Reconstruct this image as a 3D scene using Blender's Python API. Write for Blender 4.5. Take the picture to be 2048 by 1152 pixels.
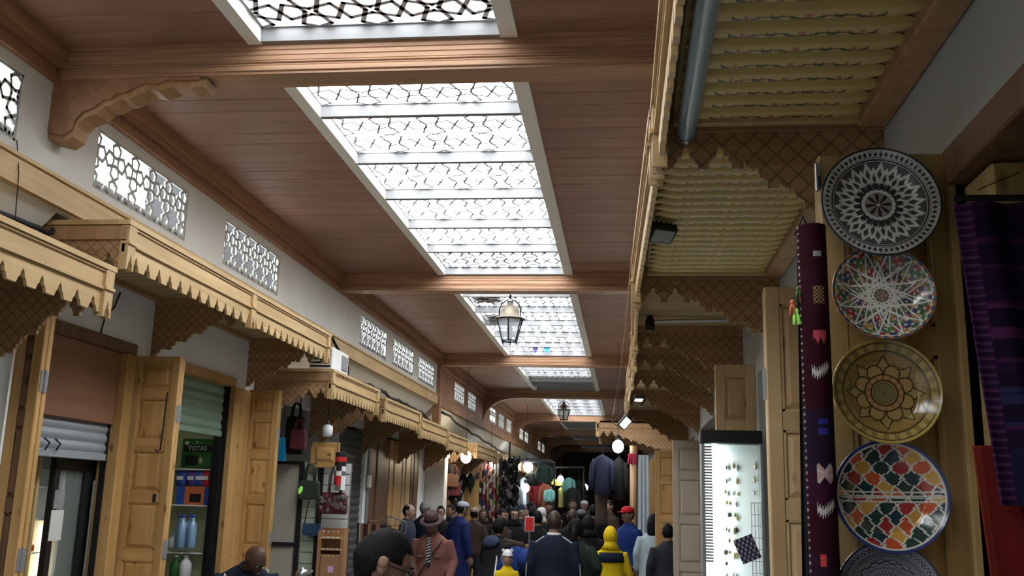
import bpy, bmesh, math, random
import numpy as np
from mathutils import Vector, Matrix
random.seed(7)
for o in list(bpy.data.objects): bpy.data.objects.remove(o, do_unlink=True)
SC = bpy.context.scene
COL = SC.collection
EYE = 1.65
# ------------------------------------------------------------------ camera
FPX = 1938.5
YAW, PITCH, ROLL = 0.119395, 0.214315, 0.026975
_f = Vector((-math.sin(YAW)*math.cos(PITCH), math.cos(YAW)*math.cos(PITCH), math.sin(PITCH)))
_r0 = Vector((math.cos(YAW), math.sin(YAW), 0)); _u0 = _r0.cross(_f)
_r = _r0*math.cos(ROLL) + _u0*math.sin(ROLL); _u = _u0*math.cos(ROLL) - _r0*math.sin(ROLL)
cam = bpy.data.cameras.new('camera'); camo = bpy.data.objects.new('camera', cam); COL.objects.link(camo)
cam.sensor_width = 36; cam.lens = FPX/2048*36; cam.clip_start = .05; cam.clip_end = 300
camo.matrix_world = Matrix(((_r.x,_u.x,-_f.x,0),(_r.y,_u.y,-_f.y,0),(_r.z,_u.z,-_f.z,EYE),(0,0,0,1)))
SC.camera = camo
# ------------------------------------------------------------------ world, exposure
W = bpy.data.worlds.new('sky'); SC.world = W; W.use_nodes = True
W.node_tree.nodes['Background'].inputs[0].default_value = (.93,.97,1.0,1)
W.node_tree.nodes['Background'].inputs[1].default_value = 11.0
SC.view_settings.view_transform = 'Standard'; SC.view_settings.look = 'None'
SC.view_settings.gamma = 1; SC.view_settings.use_curve_mapping = False
SC.view_settings.exposure = 0.32
BEAMS = [-6.4, -0.85, 4.74, 10.34, 16.45, 21.8, 28.2, 34.0, 40.0, 46.0]
SKX0, SKX1 = -1.99, -0.667          # clear opening of the skylights
for b0, b1 in zip(BEAMS[:-1], BEAMS[1:]):    # sampling portals in the skylight openings
    l = bpy.data.lights.new('skylight_portal','AREA'); l.shape='RECTANGLE'; l.size=SKX1-SKX0+.1; l.size_y=b1-b0-.3
    l.cycles.is_portal = True
    o = bpy.data.objects.new('skylight_portal', l); COL.objects.link(o); o.location=((SKX0+SKX1)/2,(b0+b1)/2+.1,EYE+2.62)
# ------------------------------------------------------------------ helpers
def at_y(px, py, Y):
    """point on the line of sight of a photo pixel at depth Y (used to read sizes off the photograph)"""
    d = _r*((px-1024)/FPX) - _u*((py-576)/FPX) + _f
    return Vector((0,0,EYE)) + d*(Y/d.y)
def at_x(px, py, X):
    d = _r*((px-1024)/FPX) - _u*((py-576)/FPX) + _f
    return Vector((0,0,EYE)) + d*(X/d.x)
def tag(o, label=None, cat=None, group=None, kind=None):
    if label: o['label']=label
    if cat: o['category']=cat
    if group: o['group']=group
    if kind: o['kind']=kind
    return o
def thing(name, label, cat, loc=(0,0,0), rz=0, group=None, kind=None):
    o = bpy.data.objects.new(name, None); COL.objects.link(o)
    o.location = loc; o.rotation_euler = (0,0,rz); o.empty_display_size=.1
    return tag(o, label, cat, group, kind)
def link(name, me, parent=None, loc=None, rot=None, m=None):
    o = bpy.data.objects.new(name, me); COL.objects.link(o)
    if parent is not None: o.parent = parent
    if loc is not None: o.location = loc
    if rot is not None: o.rotation_euler = rot
    return o
def copy_tree(o, parent=None):
    c = o.copy(); COL.objects.link(c)
    if parent is not None: c.parent = parent
    for ch in list(o.children): copy_tree(ch, c)
    return c
class MB:
    def __init__(s): s.v=[]; s.f=[]
    def add(s, vs, fs):
        n=len(s.v); s.v += [tuple(v) for v in vs]; s.f += [tuple(i+n for i in f) for f in fs]; return s
    def box(s, x0,x1,y0,y1,z0,z1):
        v=[(x,y,z) for z in (z0,z1) for y in (y0,y1) for x in (x0,x1)]
        return s.add(v,[(0,2,3,1),(4,5,7,6),(0,1,5,4),(2,6,7,3),(0,4,6,2),(1,3,7,5)])
    def obox(s, c, ax, ay, az):
        c=Vector(c);ax=Vector(ax);ay=Vector(ay);az=Vector(az)
        v=[c+ax*i+ay*j+az*k for k in(-1,1) for j in(-1,1) for i in(-1,1)]
        return s.add(v,[(0,2,3,1),(4,5,7,6),(0,1,5,4),(2,6,7,3),(0,4,6,2),(1,3,7,5)])
    def bar(s, a, b, w, h, up=(0,0,1)):
        a=Vector(a);b=Vector(b);d=(b-a);L=d.length
        if L<1e-6: return s
        d/=L; up=Vector(up); sd=d.cross(up)
        if sd.length<1e-4: sd=d.cross(Vector((1,0,0)))
        sd.normalize(); u2=sd.cross(d)
        return s.obox((a+b)/2, d*L/2, sd*w/2, u2*h/2)
    def prism(s, poly, fn, t):
        """poly 2d points, fn(a,b,k)->3d with k=0 front / k=t back"""
        n=len(poly); vs=[fn(a,b,0) for a,b in poly]+[fn(a,b,t) for a,b in poly]
        return s.add(vs,[tuple(range(n)),tuple(range(2*n-1,n-1,-1))]+[(i,i+n,(i+1)%n+n,(i+1)%n) for i in range(n)])
    def tube(s, pts, r, n=8, caps=True):
        pts=[Vector(p) for p in pts]; rr = r if isinstance(r,(list,tuple)) else [r]*len(pts)
        rings=[]; ref=None
        for i,p in enumerate(pts):
            d=(pts[min(i+1,len(pts)-1)]-pts[max(i-1,0)])
            d = d.normalized() if d.length>1e-9 else Vector((0,0,1))
            if ref is None: ref = (Vector((1,0,0))-d*d.x).normalized() if abs(d.x)<.9 else (Vector((0,1,0))-d*d.y).normalized()
            else:
                ref = ref-d*ref.dot(d); ref = ref.normalized() if ref.length>1e-6 else d.orthogonal().normalized()
            sd=d.cross(ref); q=rr[i]; qa,qb = q if isinstance(q,(tuple,list)) else (q,q)
            rings.append([p+ref*math.cos(2*math.pi*k/n)*qa+sd*math.sin(2*math.pi*k/n)*qb for k in range(n)])
        vs=[v for R in rings for v in R]; fs=[]
        for i in range(len(rings)-1):
            for k in range(n): fs.append((i*n+k,i*n+(k+1)%n,(i+1)*n+(k+1)%n,(i+1)*n+k))
        if caps: fs += [tuple(range(n-1,-1,-1)), tuple((len(rings)-1)*n+k for k in range(n))]
        return s.add(vs,fs)
    def lathe(s, prof, n=24, c=(0,0,0), M=None, sx=1, sy=1):
        vs=[];fs=[]
        for r,z in prof:
            for k in range(n):
                a=2*math.pi*(k+.5)/n; vs.append(Vector((r*math.cos(a)*sx,r*math.sin(a)*sy,z)))
        m=len(prof)
        for i in range(m-1):
            for k in range(n): fs.append((i*n+k,i*n+(k+1)%n,(i+1)*n+(k+1)%n,(i+1)*n+k))
        if prof[0][0]>1e-6: fs.append(tuple(range(n-1,-1,-1)))
        if prof[-1][0]>1e-6: fs.append(tuple((m-1)*n+k for k in range(n)))
        if M is not None: vs=[M@v for v in vs]
        c=Vector(c); return s.add([v+c for v in vs],fs)
    def ell(s, c, rx, ry, rz, n=16, m=10, M=None):
        prof=[(math.sin(math.pi*i/m),-math.cos(math.pi*i/m)) for i in range(m+1)]
        vs=[];fs=[]
        for r,z in prof:
            for k in range(n):
                a=2*math.pi*k/n; v=Vector((r*math.cos(a)*rx,r*math.sin(a)*ry,z*rz)); vs.append((M@v if M else v)+Vector(c))
        for i in range(m):
            for k in range(n): fs.append((i*n+k,i*n+(k+1)%n,(i+1)*n+(k+1)%n,(i+1)*n+k))
        return s.add(vs,fs)
    def rbox(s, x0,x1,y0,y1,z0,z1,b=.01):
        """box with chamfered edges"""
        cx,cy,cz=(x0+x1)/2,(y0+y1)/2,(z0+z1)/2; hx,hy,hz=(x1-x0)/2,(y1-y0)/2,(z1-z0)/2
        b=min(b,hx*.9,hy*.9,hz*.9); vs=[]; idx={}
        for sx in(-1,1):
            for sy in(-1,1):
                for sz in(-1,1):
                    for ax in range(3):
                        h=[hx-b,hy-b,hz-b]; h[ax]+=b
                        idx[(sx,sy,sz,ax)]=len(vs); vs.append((cx+sx*h[0],cy+sy*h[1],cz+sz*h[2]))
        fs=[]
        I=lambda *k: idx[k]
        for sg in(-1,1):
            q=[(-1,-1),(1,-1),(1,1),(-1,1)]
            fs.append([I(sg,a,c,0) for a,c in q][::sg]); fs.append([I(a,sg,c,1) for a,c in q][::-sg]); fs.append([I(a,c,sg,2) for a,c in q][::sg])
        for a in(-1,1):
            for c in(-1,1):
                fs.append([I(-1,a,c,1),I(1,a,c,1),I(1,a,c,2),I(-1,a,c,2)]); fs.append([I(a,-1,c,0),I(a,1,c,0),I(a,1,c,2),I(a,-1,c,2)]); fs.append([I(a,c,-1,0),I(a,c,1,0),I(a,c,1,1),I(a,c,-1,1)])
                for e in(-1,1): fs.append([I(a,c,e,0),I(a,c,e,1),I(a,c,e,2)])
        return s.add(vs,fs)
    def mesh(s, name, off=(0,0,0), smooth=False, fix=True):
        ox,oy,oz=off
        me=bpy.data.meshes.new(name); me.from_pydata([(x-ox,y-oy,z-oz) for x,y,z in s.v],[],s.f); me.update()
        if fix:
            bm=bmesh.new(); bm.from_mesh(me); bmesh.ops.recalc_face_normals(bm,faces=bm.faces); bm.to_mesh(me); bm.free()
        if smooth: me.polygons.foreach_set('use_smooth',[True]*len(me.polygons))
        return me
    def build(s, name, mt, parent=None, smooth=False, local=False, loc=None):
        off=(0,0,0)
        if loc is not None: off=loc
        elif parent is not None and not local: 
            off=parent.location if parent.parent is None else Vector(parent.location)+Vector(parent.parent.location)
        me=s.mesh(name,off,smooth); me.materials.append(M[mt] if isinstance(mt,str) else mt)
        o=link(name,me,parent)
        if loc is not None: o.location=loc
        return o
def struct(o): o['kind']='structure'; return o
# ------------------------------------------------------------------ materials
M={}
def nodemat(name):
    m=bpy.data.materials.new(name); m.use_nodes=True; nt=m.node_tree; b=nt.nodes['Principled BSDF']; M[name]=m
    return m,nt,b
def N(nt,t,**k):
    n=nt.nodes.new(t)
    for a,v in k.items():
        if a.startswith('i_'): 
            key=a[2:]; n.inputs[int(key) if key.isdigit() else key].default_value=v
        else: setattr(n,a,v)
    return n
def plain(name,c,rough=.6,metal=0,var=.12,scale=6,bump=0,spec=.3,coat=0,sheen=0):
    m,nt,b=nodemat(name); L=nt.links
    tc=N(nt,'ShaderNodeTexCoord'); no=N(nt,'ShaderNodeTexNoise'); no.inputs['Scale'].default_value=scale; no.inputs['Detail'].default_value=5
    L.new(tc.outputs['Object'],no.inputs['Vector'])
    mx=N(nt,'ShaderNodeMix',data_type='RGBA'); mx.inputs[6].default_value=(*[x*(1-var) for x in c],1); mx.inputs[7].default_value=(*[min(1,x*(1+var)) for x in c],1)
    L.new(no.outputs[0],mx.inputs[0]); L.new(mx.outputs[2],b.inputs['Base Color'])
    b.inputs['Roughness'].default_value=rough; b.inputs['Metallic'].default_value=metal; b.inputs['Specular IOR Level'].default_value=spec
    b.inputs['Coat Weight'].default_value=coat
    if bump:
        bp=N(nt,'ShaderNodeBump'); bp.inputs['Strength'].default_value=bump; bp.inputs['Distance'].default_value=.01
        L.new(no.outputs[0],bp.inputs['Height']); L.new(bp.outputs[0],b.inputs['Normal'])
    return m
def wood(name,c1,c2,axis=2,rough=.5,knots=True,carve=0,spec=.35,gs=1.0):
    """grain runs along local axis; each object gets its own offset"""
    m,nt,b=nodemat(name); L=nt.links
    tc=N(nt,'ShaderNodeTexCoord'); oi=N(nt,'ShaderNodeObjectInfo')
    ad=N(nt,'ShaderNodeVectorMath',operation='ADD'); ml=N(nt,'ShaderNodeMath',operation='MULTIPLY'); ml.inputs[1].default_value=37.0
    L.new(oi.outputs['Random'],ml.inputs[0]); L.new(tc.outputs['Object'],ad.inputs[0]); L.new(ml.outputs[0],ad.inputs[1])
    mp=N(nt,'ShaderNodeMapping'); sc=[22*gs,22*gs,22*gs]; sc[axis]=1.1*gs; mp.inputs['Scale'].default_value=sc; L.new(ad.outputs[0],mp.inputs[0])
    no=N(nt,'ShaderNodeTexNoise'); no.inputs['Scale'].default_value=1; no.inputs['Detail'].default_value=6; no.inputs['Distortion'].default_value=.6; L.new(mp.outputs[0],no.inputs['Vector'])
    cr=N(nt,'ShaderNodeValToRGB'); cr.color_ramp.elements[0].position=.32; cr.color_ramp.elements[1].position=.7
    cr.color_ramp.elements[0].color=(*c2,1); cr.color_ramp.elements[1].color=(*c1,1); L.new(no.outputs[0],cr.inputs[0])
    out=cr.outputs[0]
    n2=N(nt,'ShaderNodeTexNoise'); n2.inputs['Scale'].default_value=1.6; L.new(ad.outputs[0],n2.inputs['Vector'])
    mx=N(nt,'ShaderNodeMix',data_type='RGBA',blend_type='MULTIPLY'); mx.inputs[0].default_value=.55
    r2=N(nt,'ShaderNodeValToRGB'); r2.color_ramp.elements[0].position=.35; r2.color_ramp.elements[1].position=.7; r2.color_ramp.elements[0].color=(.62,.58,.55,1); r2.color_ramp.elements[1].color=(1,1,1,1)
    L.new(n2.outputs[0],r2.inputs[0]); L.new(out,mx.inputs[6]); L.new(r2.outputs[0],mx.inputs[7]); out=mx.outputs[2]
    if knots:
        mp2=N(nt,'ShaderNodeMapping'); s2=[9,9,9]; s2[axis]=4; mp2.inputs['Scale'].default_value=s2; L.new(ad.outputs[0],mp2.inputs[0])
        vo=N(nt,'ShaderNodeTexVoronoi'); vo.inputs['Scale'].default_value=1; L.new(mp2.outputs[0],vo.inputs['Vector'])
        r3=N(nt,'ShaderNodeValToRGB'); r3.color_ramp.elements[0].position=.07; r3.color_ramp.elements[1].position=.17; r3.color_ramp.elements[0].color=(.22,.12,.06,1); r3.color_ramp.elements[1].color=(1,1,1,1)
        L.new(vo.outputs['Distance'],r3.inputs[0])
        m3=N(nt,'ShaderNodeMix',data_type='RGBA',blend_type='MULTIPLY'); m3.inputs[0].default_value=.8; L.new(out,m3.inputs[6]); L.new(r3.outputs[0],m3.inputs[7]); out=m3.outputs[2]
    hgt=no.outputs[0]; bstr=.12
    if carve:
        sp=N(nt,'ShaderNodeSeparateXYZ'); L.new(tc.outputs['Object'],sp.inputs[0])
        lines=[]
        for sg in (1,-1):
            a=N(nt,'ShaderNodeMath',operation='MULTIPLY_ADD'); a.inputs[1].default_value=sg; L.new(sp.outputs[2],a.inputs[0]); L.new(sp.outputs[0],a.inputs[2])
            k=N(nt,'ShaderNodeMath',operation='MULTIPLY'); k.inputs[1].default_value=carve; L.new(a.outputs[0],k.inputs[0])
            p=N(nt,'ShaderNodeMath',operation='PINGPONG'); p.inputs[1].default_value=.5; L.new(k.outputs[0],p.inputs[0])
            q=N(nt,'ShaderNodeMath',operation='GREATER_THAN'); q.inputs[1].default_value=.07; L.new(p.outputs[0],q.inputs[0]); lines.append(q)
        mn=N(nt,'ShaderNodeMath',operation='MINIMUM'); L.new(lines[0].outputs[0],mn.inputs[0]); L.new(lines[1].outputs[0],mn.inputs[1])
        m4=N(nt,'ShaderNodeMix',data_type='RGBA',blend_type='MULTIPLY'); m4.inputs[0].default_value=.45; L.new(out,m4.inputs[6]); L.new(mn.outputs[0],m4.inputs[7]); out=m4.outputs[2]  # groove shade is put into the colour along the carved lines
        hgt=mn.outputs[0]; bstr=.5
    bp=N(nt,'ShaderNodeBump'); bp.inputs['Strength'].default_value=bstr; bp.inputs['Distance'].default_value=.004; L.new(hgt,bp.inputs['Height']); L.new(bp.outputs[0],b.inputs['Normal'])
    L.new(out,b.inputs['Base Color']); b.inputs['Roughness'].default_value=rough; b.inputs['Specular IOR Level'].default_value=spec
    return m
def emit(name,c,s):
    m,nt,b=nodemat(name); b.inputs['Base Color'].default_value=(*c,1); b.inputs['Emission Color'].default_value=(*c,1); b.inputs['Emission Strength'].default_value=s
    return m
def vcol(name,rough=.4,spec=.4,coat=0,bump=0):
    m,nt,b=nodemat(name); a=N(nt,'ShaderNodeAttribute',attribute_name='paint'); nt.links.new(a.outputs['Color'],b.inputs['Base Color'])
    b.inputs['Roughness'].default_value=rough; b.inputs['Specular IOR Level'].default_value=spec; b.inputs['Coat Weight'].default_value=coat; b.inputs['Coat Roughness'].default_value=.08
    if bump:
        no=N(nt,'ShaderNodeTexNoise'); no.inputs['Scale'].default_value=220; bp=N(nt,'ShaderNodeBump'); bp.inputs['Strength'].default_value=bump; bp.inputs['Distance'].default_value=.003
        tc=N(nt,'ShaderNodeTexCoord'); nt.links.new(tc.outputs['Object'],no.inputs['Vector']); nt.links.new(no.outputs[0],bp.inputs['Height']); nt.links.new(bp.outputs[0],b.inputs['Normal'])
    return m
def glass(name,c=(.9,.95,.95),alpha=.2,rough=.05):
    m,nt,b=nodemat(name); b.inputs['Base Color'].default_value=(*c,1); b.inputs['Roughness'].default_value=rough; b.inputs['Alpha'].default_value=alpha; b.inputs['Specular IOR Level'].default_value=.6
    return m
wood('ceil_wood',(.37,.205,.155),(.31,.165,.122),axis=0,rough=.5,knots=False,spec=.4)
wood('cornice_wood',(.42,.23,.13),(.30,.15,.08),axis=1,rough=.5,knots=False)
wood('beam_wood',(.50,.30,.18),(.36,.19,.11),axis=0,rough=.45,knots=False)
wood('canopy_wood',(.64,.45,.225),(.51,.34,.15),axis=1,rough=.5,knots=False)
wood('canopy_post',(.64,.45,.225),(.51,.34,.15),axis=2,rough=.5,knots=False)
wood('shaded_pine',(.50,.31,.16),(.37,.21,.10),axis=0,rough=.55,knots=False,carve=14)  # canopy pine, darkened to carry part of the brackets' shade
wood('bracket_plain',(.48,.29,.15),(.36,.20,.10),axis=2,rough=.55,knots=False)
wood('soffit_wood',(.55,.42,.22),(.42,.30,.14),axis=0,rough=.6,knots=False)
wood('door_wood',(.62,.38,.15),(.47,.26,.085),axis=2,rough=.45,gs=.8)
wood('door_rail',(.62,.38,.15),(.47,.26,.085),axis=0,rough=.45,gs=.8)
wood('olive_door',(.50,.35,.15),(.38,.25,.09),axis=2,rough=.5,gs=.8)
wood('pale_door',(.66,.47,.25),(.52,.34,.16),axis=2,rough=.5,gs=.8)
wood('dark_wood',(.22,.11,.055),(.12,.06,.03),axis=2,rough=.5)
wood('plywood',(.36,.18,.10),(.25,.11,.06),axis=1,rough=.6,knots=False,gs=.4)
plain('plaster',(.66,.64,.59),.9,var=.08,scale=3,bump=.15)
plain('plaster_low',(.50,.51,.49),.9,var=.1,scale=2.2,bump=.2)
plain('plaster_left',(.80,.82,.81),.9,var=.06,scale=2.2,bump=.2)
plain('bar_grey',(.27,.27,.275),.6,var=.05)
plain('white_paint',(.80,.80,.78),.55,var=.04,scale=8)
plain('lattice_white',(.40,.40,.385),.6,var=.05,scale=8)
plain('lattice_metal',(.42,.42,.43),.5,var=.05)
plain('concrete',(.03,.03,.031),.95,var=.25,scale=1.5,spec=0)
plain('dark_void',(.02,.018,.017),.9)
plain('black',(.014,.014,.016),.5)
plain('dark_metal',(.03,.03,.035),.4,metal=.6)
plain('steel',(.45,.46,.47),.3,metal=.9)
plain('grey_metal',(.30,.31,.32),.45,metal=.5)
plain('pipe_blue',(.30,.38,.43),.35,var=.05,spec=.6)
plain('cable',(.012,.012,.014),.6)
# ------------------------------------------------------------------ structure
XL, XU, XR = -3.58, -3.20, 0.865
ZC = EYE+2.43
YB, YF = -9.0, 50.0
def fl():
    m,nt,b=nodemat('paving'); tc=N(nt,'ShaderNodeTexCoord'); br=N(nt,'ShaderNodeTexBrick'); br.inputs['Scale'].default_value=2.2
    br.inputs['Color1'].default_value=(.21,.20,.19,1); br.inputs['Color2'].default_value=(.16,.155,.15,1); br.inputs['Mortar'].default_value=(.07,.07,.07,1); br.inputs['Mortar Size'].default_value=.012
    nt.links.new(tc.outputs['Object'],br.inputs['Vector']); nt.links.new(br.outputs[0],b.inputs['Base Color']); b.inputs['Roughness'].default_value=.55
fl()
struct(MB().box(-7,4,YB,YF,-.12,0).build('floor','paving'))
# lower left wall with shop openings (y0,y1,ztop)
OPEN_L=[(1.2,4.6,2.62),(5.60,6.66,2.62),(7.45,8.55,2.60),(9.25,11.9,2.60),(12.0,13.3,2.55),(13.6,16.9,2.55),(18.3,21.5,2.5),(22.5,26,2.5),(27.5,31,2.5),(33,37,2.5)]
mb=MB(); y=YB
for a,b,zt in OPEN_L:
    mb.box(XL-.14,XL,y,a,0,3.5); mb.box(XL-.14,XL,a,b,zt,3.5); y=b
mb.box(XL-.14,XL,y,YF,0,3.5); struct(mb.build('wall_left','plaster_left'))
# overhanging upper left wall with fretwork clerestory windows
ZW0,ZW1=EYE+1.775,EYE+2.15
WIN=[(1.0,2.26),(3.25,4.50),(5.26,6.52),(7.21,8.47),(11.32,12.66),(13.02,14.35),(14.72,16.0),(18.0,19.2),(19.6,20.7),(23.0,24.1),(24.6,25.7),(26.3,27.4),(29.6,30.7),(31.2,32.3),(36,37.2),(37.8,39)]
ZT=ZC+.06
for nm,ya,yb,mt in (('wall_left_upper',YB,16.3,'plaster'),('wall_left_far',16.3,YF,'cornice_wood')):
    mb=MB(); mb.box(XU-.035,XU,ya,yb,EYE+1.53,ZW0); mb.box(XU-.035,XU,ya,yb,ZW1,ZT); y=ya
    for a,b in WIN:
        if ya<=a<yb: mb.box(XU-.035,XU,y,a,ZW0,ZW1); y=b
    mb.box(XU-.035,XU,y,yb,ZW0,ZW1); struct(mb.build(nm,mt))
struct(MB().box(XL-.14,XU-.03,YB,YF,3.38,3.5).build('wall_left_ledge','plaster_low'))
# sloped white cove between lower wall and the overhang
for i,(a,b) in enumerate([(YB,4.97),(8.95,10.5),(10.95,16.2),(16.6,YF)]):
    mb=MB(); mb.prism([(XL-.02,EYE+1.12),(XU-.01,EYE+1.535),(XU-.01,EYE+1.56),(XL-.02,EYE+1.56)],lambda p,q,k:(p,a+k,q),b-a); struct(mb.build('trim_%d'%(40+i),'plaster'))
# timber trim beam under the clerestory, and cornice above it
mb=MB(); mb.box(XU-.02,XU+.035,YB,16.3,EYE+1.54,EYE+1.70); mb.box(XU-.02,XU+.05,YB,16.3,EYE+1.685,EYE+1.705); struct(mb.build('trim_1','canopy_wood'))
mb=MB(); mb.box(XU-.02,XU+.035,16.3,YF,EYE+1.54,EYE+1.70); struct(mb.build('trim_2','cornice_wood'))
mb=MB()
for x,z0,z1 in ((.035,2.22,2.262),(.02,2.262,2.30),(.05,2.30,2.345),(.08,2.345,2.45)): mb.box(XU-.02,XU+x,YB,YF,EYE+z0,EYE+z1)
struct(mb.build('trim_3','cornice_wood'))
struct(MB().box(XU-.06,XU+.06,16.25,16.45,EYE+.95,EYE+2.43).build('trim_4','cornice_wood'))
# right wall
OPEN_R=[(1.0,2.56,2.56),(3.1,4.1,2.5),(4.5,6.5,2.5),(7.0,9.0,2.5),(9.5,11.5,2.5),(12.5,15.5,2.5),(17,20,2.5),(22,26,2.5)]
mb=MB(); y=YB
for a,b,zt in OPEN_R: mb.box(XR,XR+.14,y,a,0,ZT); mb.box(XR,XR+.14,a,b,zt,ZT); y=b
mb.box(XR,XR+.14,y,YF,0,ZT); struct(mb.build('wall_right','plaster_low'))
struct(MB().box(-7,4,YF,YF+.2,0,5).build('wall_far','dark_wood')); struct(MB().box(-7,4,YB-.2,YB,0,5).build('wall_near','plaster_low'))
# shop back walls / floor slab above the shops so no daylight leaks in
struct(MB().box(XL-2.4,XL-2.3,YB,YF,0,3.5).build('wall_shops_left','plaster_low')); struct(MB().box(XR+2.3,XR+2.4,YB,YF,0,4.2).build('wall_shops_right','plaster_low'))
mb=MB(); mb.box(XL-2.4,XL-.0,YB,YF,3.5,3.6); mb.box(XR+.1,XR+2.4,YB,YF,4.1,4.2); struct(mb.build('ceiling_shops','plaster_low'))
mb=MB(); mb2=MB()
for ys in (4.95,7.05,9.0,11.95,13.45,17.5,22,27): mb.box(XL-2.35,XL-.1,ys,ys+.1,0,3.5)
for ys in (.2,2.72,4.3,6.7,9.2,12,16.2,21): mb2.box(XR+.1,XR+2.35,ys,ys+.1,0,4.1)
struct(mb.build('wall_partitions_left','plaster_low')); struct(mb2.build('wall_partitions_right','plaster_low'))
# roof slab around the skylights
FX0,FX1=-2.07,-.573
mb=MB(); mb.box(XU-.14,FX0+.02,YB,YF,ZC+.05,ZC+.25); mb.box(FX1-.02,4,YB,YF,ZC+.05,ZC+.25)
ys=[YB]+BEAMS+[YF]
for b in BEAMS: mb.box(FX0,FX1,b-.02,b+.2,ZC+.05,ZC+.25)
mb.box(FX0,FX1,YB,BEAMS[0],ZC+.05,ZC+.25); mb.box(FX0,FX1,BEAMS[-1],YF,ZC+.05,ZC+.25)
struct(mb.build('ceiling_roof','plaster_low'))
# the part of the roof slab outside the upper wall would shade the clerestory: a parapet neighbour beyond
nb=thing('neighbour_building','grey concrete building seen through the fretwork windows','building',(-7.0,19,0))
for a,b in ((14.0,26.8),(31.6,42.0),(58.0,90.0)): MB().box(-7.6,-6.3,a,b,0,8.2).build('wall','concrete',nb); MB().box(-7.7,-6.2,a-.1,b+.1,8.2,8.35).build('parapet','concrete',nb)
# ceiling boards
ceil=thing('ceiling',None,None,(0,0,ZC),kind='structure')
def board_mesh(x0,x1,w):
    mb=MB(); t=.018; e=.004
    mb.add([(x0,0,t),(x1,0,t),(x1,w,t),(x0,w,t),(x0,0,e),(x1,0,e),(x1,w,e),(x0,w,e),(x0,e,0),(x1,e,0),(x1,w-e,0),(x0,w-e,0)],
      [(3,2,1,0),(0,1,5,4),(2,3,7,6),(4,5,9,8),(6,7,11,10),(8,9,10,11),(0,4,8,11,7,3),(1,2,6,10,9,5)])
    me=mb.mesh('board'); me.materials.append(M['ceil_wood']); return me
BW=.195; mL=board_mesh(XU+.02,FX0+.01,BW-.004); mR=board_mesh(FX1-.01,XR,BW-.004); cnt=0
for b0,b1 in zip(BEAMS[1:5],BEAMS[2:6]):
    y=b0+.19
    while y<b1-.02:
        for me in (mL,mR): o=link('board',me,ceil,(0,y,random.uniform(-.0015,.0015))); cnt+=1
        y+=BW
mb=MB()
for a,b in ((YB,BEAMS[1]),(BEAMS[5],YF)): mb.box(XU+.02,FX0+.01,a,b,ZC,ZC+.03); mb.box(FX1-.01,XR,a,b,ZC,ZC+.03)
mb.box(XU,FX0+.02,YB,YF,ZC+.022,ZC+.06); mb.box(FX1-.02,XR+.1,YB,YF,ZC+.022,ZC+.06)
mb.build('ceiling_deck','ceil_wood',ceil)
# ------------------------------------------------------------------ fretwork
def hankin(w,h,cell,ang=65,keep=None):
    """strapwork lines of an octagon-and-square tiling inside a w x h rectangle"""
    segs=[]; c=cell; e=c/(1+math.sqrt(2)); k=(c-e)/2
    def poly(P):
        n=len(P)
        cx=sum(p[0] for p in P)/n; cy=sum(p[1] for p in P)/n
        mids=[];dirs=[]
        for i in range(n):
            a=P[i];b=P[(i+1)%n]; mids.append(((a[0]+b[0])/2,(a[1]+b[1])/2)); d=(b[0]-a[0],b[1]-a[1]); l=math.hypot(*d); dirs.append((d[0]/l,d[1]/l))
        for i in range(n):
            j=(i+1)%n; t=math.radians(ang if n==8 else ang)
            d1=(dirs[i][0]*math.cos(t)-dirs[i][1]*math.sin(t), dirs[i][0]*math.sin(t)+dirs[i][1]*math.cos(t))
            dj=(-dirs[j][0],-dirs[j][1]); d2=(dj[0]*math.cos(-t)-dj[1]*math.sin(-t), dj[0]*math.sin(-t)+dj[1]*math.cos(-t))
            det=d1[0]*-d2[1]+d2[0]*d1[1]
            if abs(det)<1e-9: continue
            rx=mids[j][0]-mids[i][0]; ry=mids[j][1]-mids[i][1]
            s=(rx*-d2[1]+d2[0]*ry)/det
            q=(mids[i][0]+d1[0]*s, mids[i][1]+d1[1]*s)
            segs.append((mids[i],q)); segs.append((mids[j],q))
    nx=int(w/c)+2; ny=int(h/c)+2
    for i in range(-1,nx):
        for j in range(-1,ny):
            x=i*c;y=j*c
            poly([(x+k,y),(x+k+e,y),(x+c,y+k),(x+c,y+k+e),(x+k+e,y+c),(x+k,y+c),(x,y+k+e),(x,y+k)])
            poly([(x-k,y),(x,y-k),(x+k,y),(x,y+k)])
    out=[]
    for (x0,y0),(x1,y1) in segs:
        t0,t1=0,1; dx,dy=x1-x0,y1-y0; ok=True
        for p,q in ((-dx,x0),(dx,w-x0),(-dy,y0),(dy,h-y0)):
            if abs(p)<1e-12:
                if q<0: ok=False
            else:
                r=q/p
                if p<0: t0=max(t0,r)
                else: t1=min(t1,r)
        if ok and t1-t0>1e-3: out.append(((x0+dx*t0,y0+dy*t0),(x0+dx*t1,y0+dy*t1)))
    return out
def fret(w,h,cell,bw,th,fn,ang=65,frame=None):
    mb=MB(); up=Vector(fn(0,0,1))-Vector(fn(0,0,0))
    for a,b in hankin(w,h,cell,ang):
        d=Vector((b[0]-a[0],b[1]-a[1])); d=d.normalized()*bw*.4
        mb.bar(fn(a[0]-d.x,a[1]-d.y,0),fn(b[0]+d.x,b[1]+d.y,0),bw,th,up)
    fr=frame or bw
    for a,b in (((0,0),(w,0)),((w,0),(w,h)),((w,h),(0,h)),((0,h),(0,0))): mb.bar(fn(a[0],a[1],0),fn(b[0],b[1],0),fr,th*1.02,up)
    return mb
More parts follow.
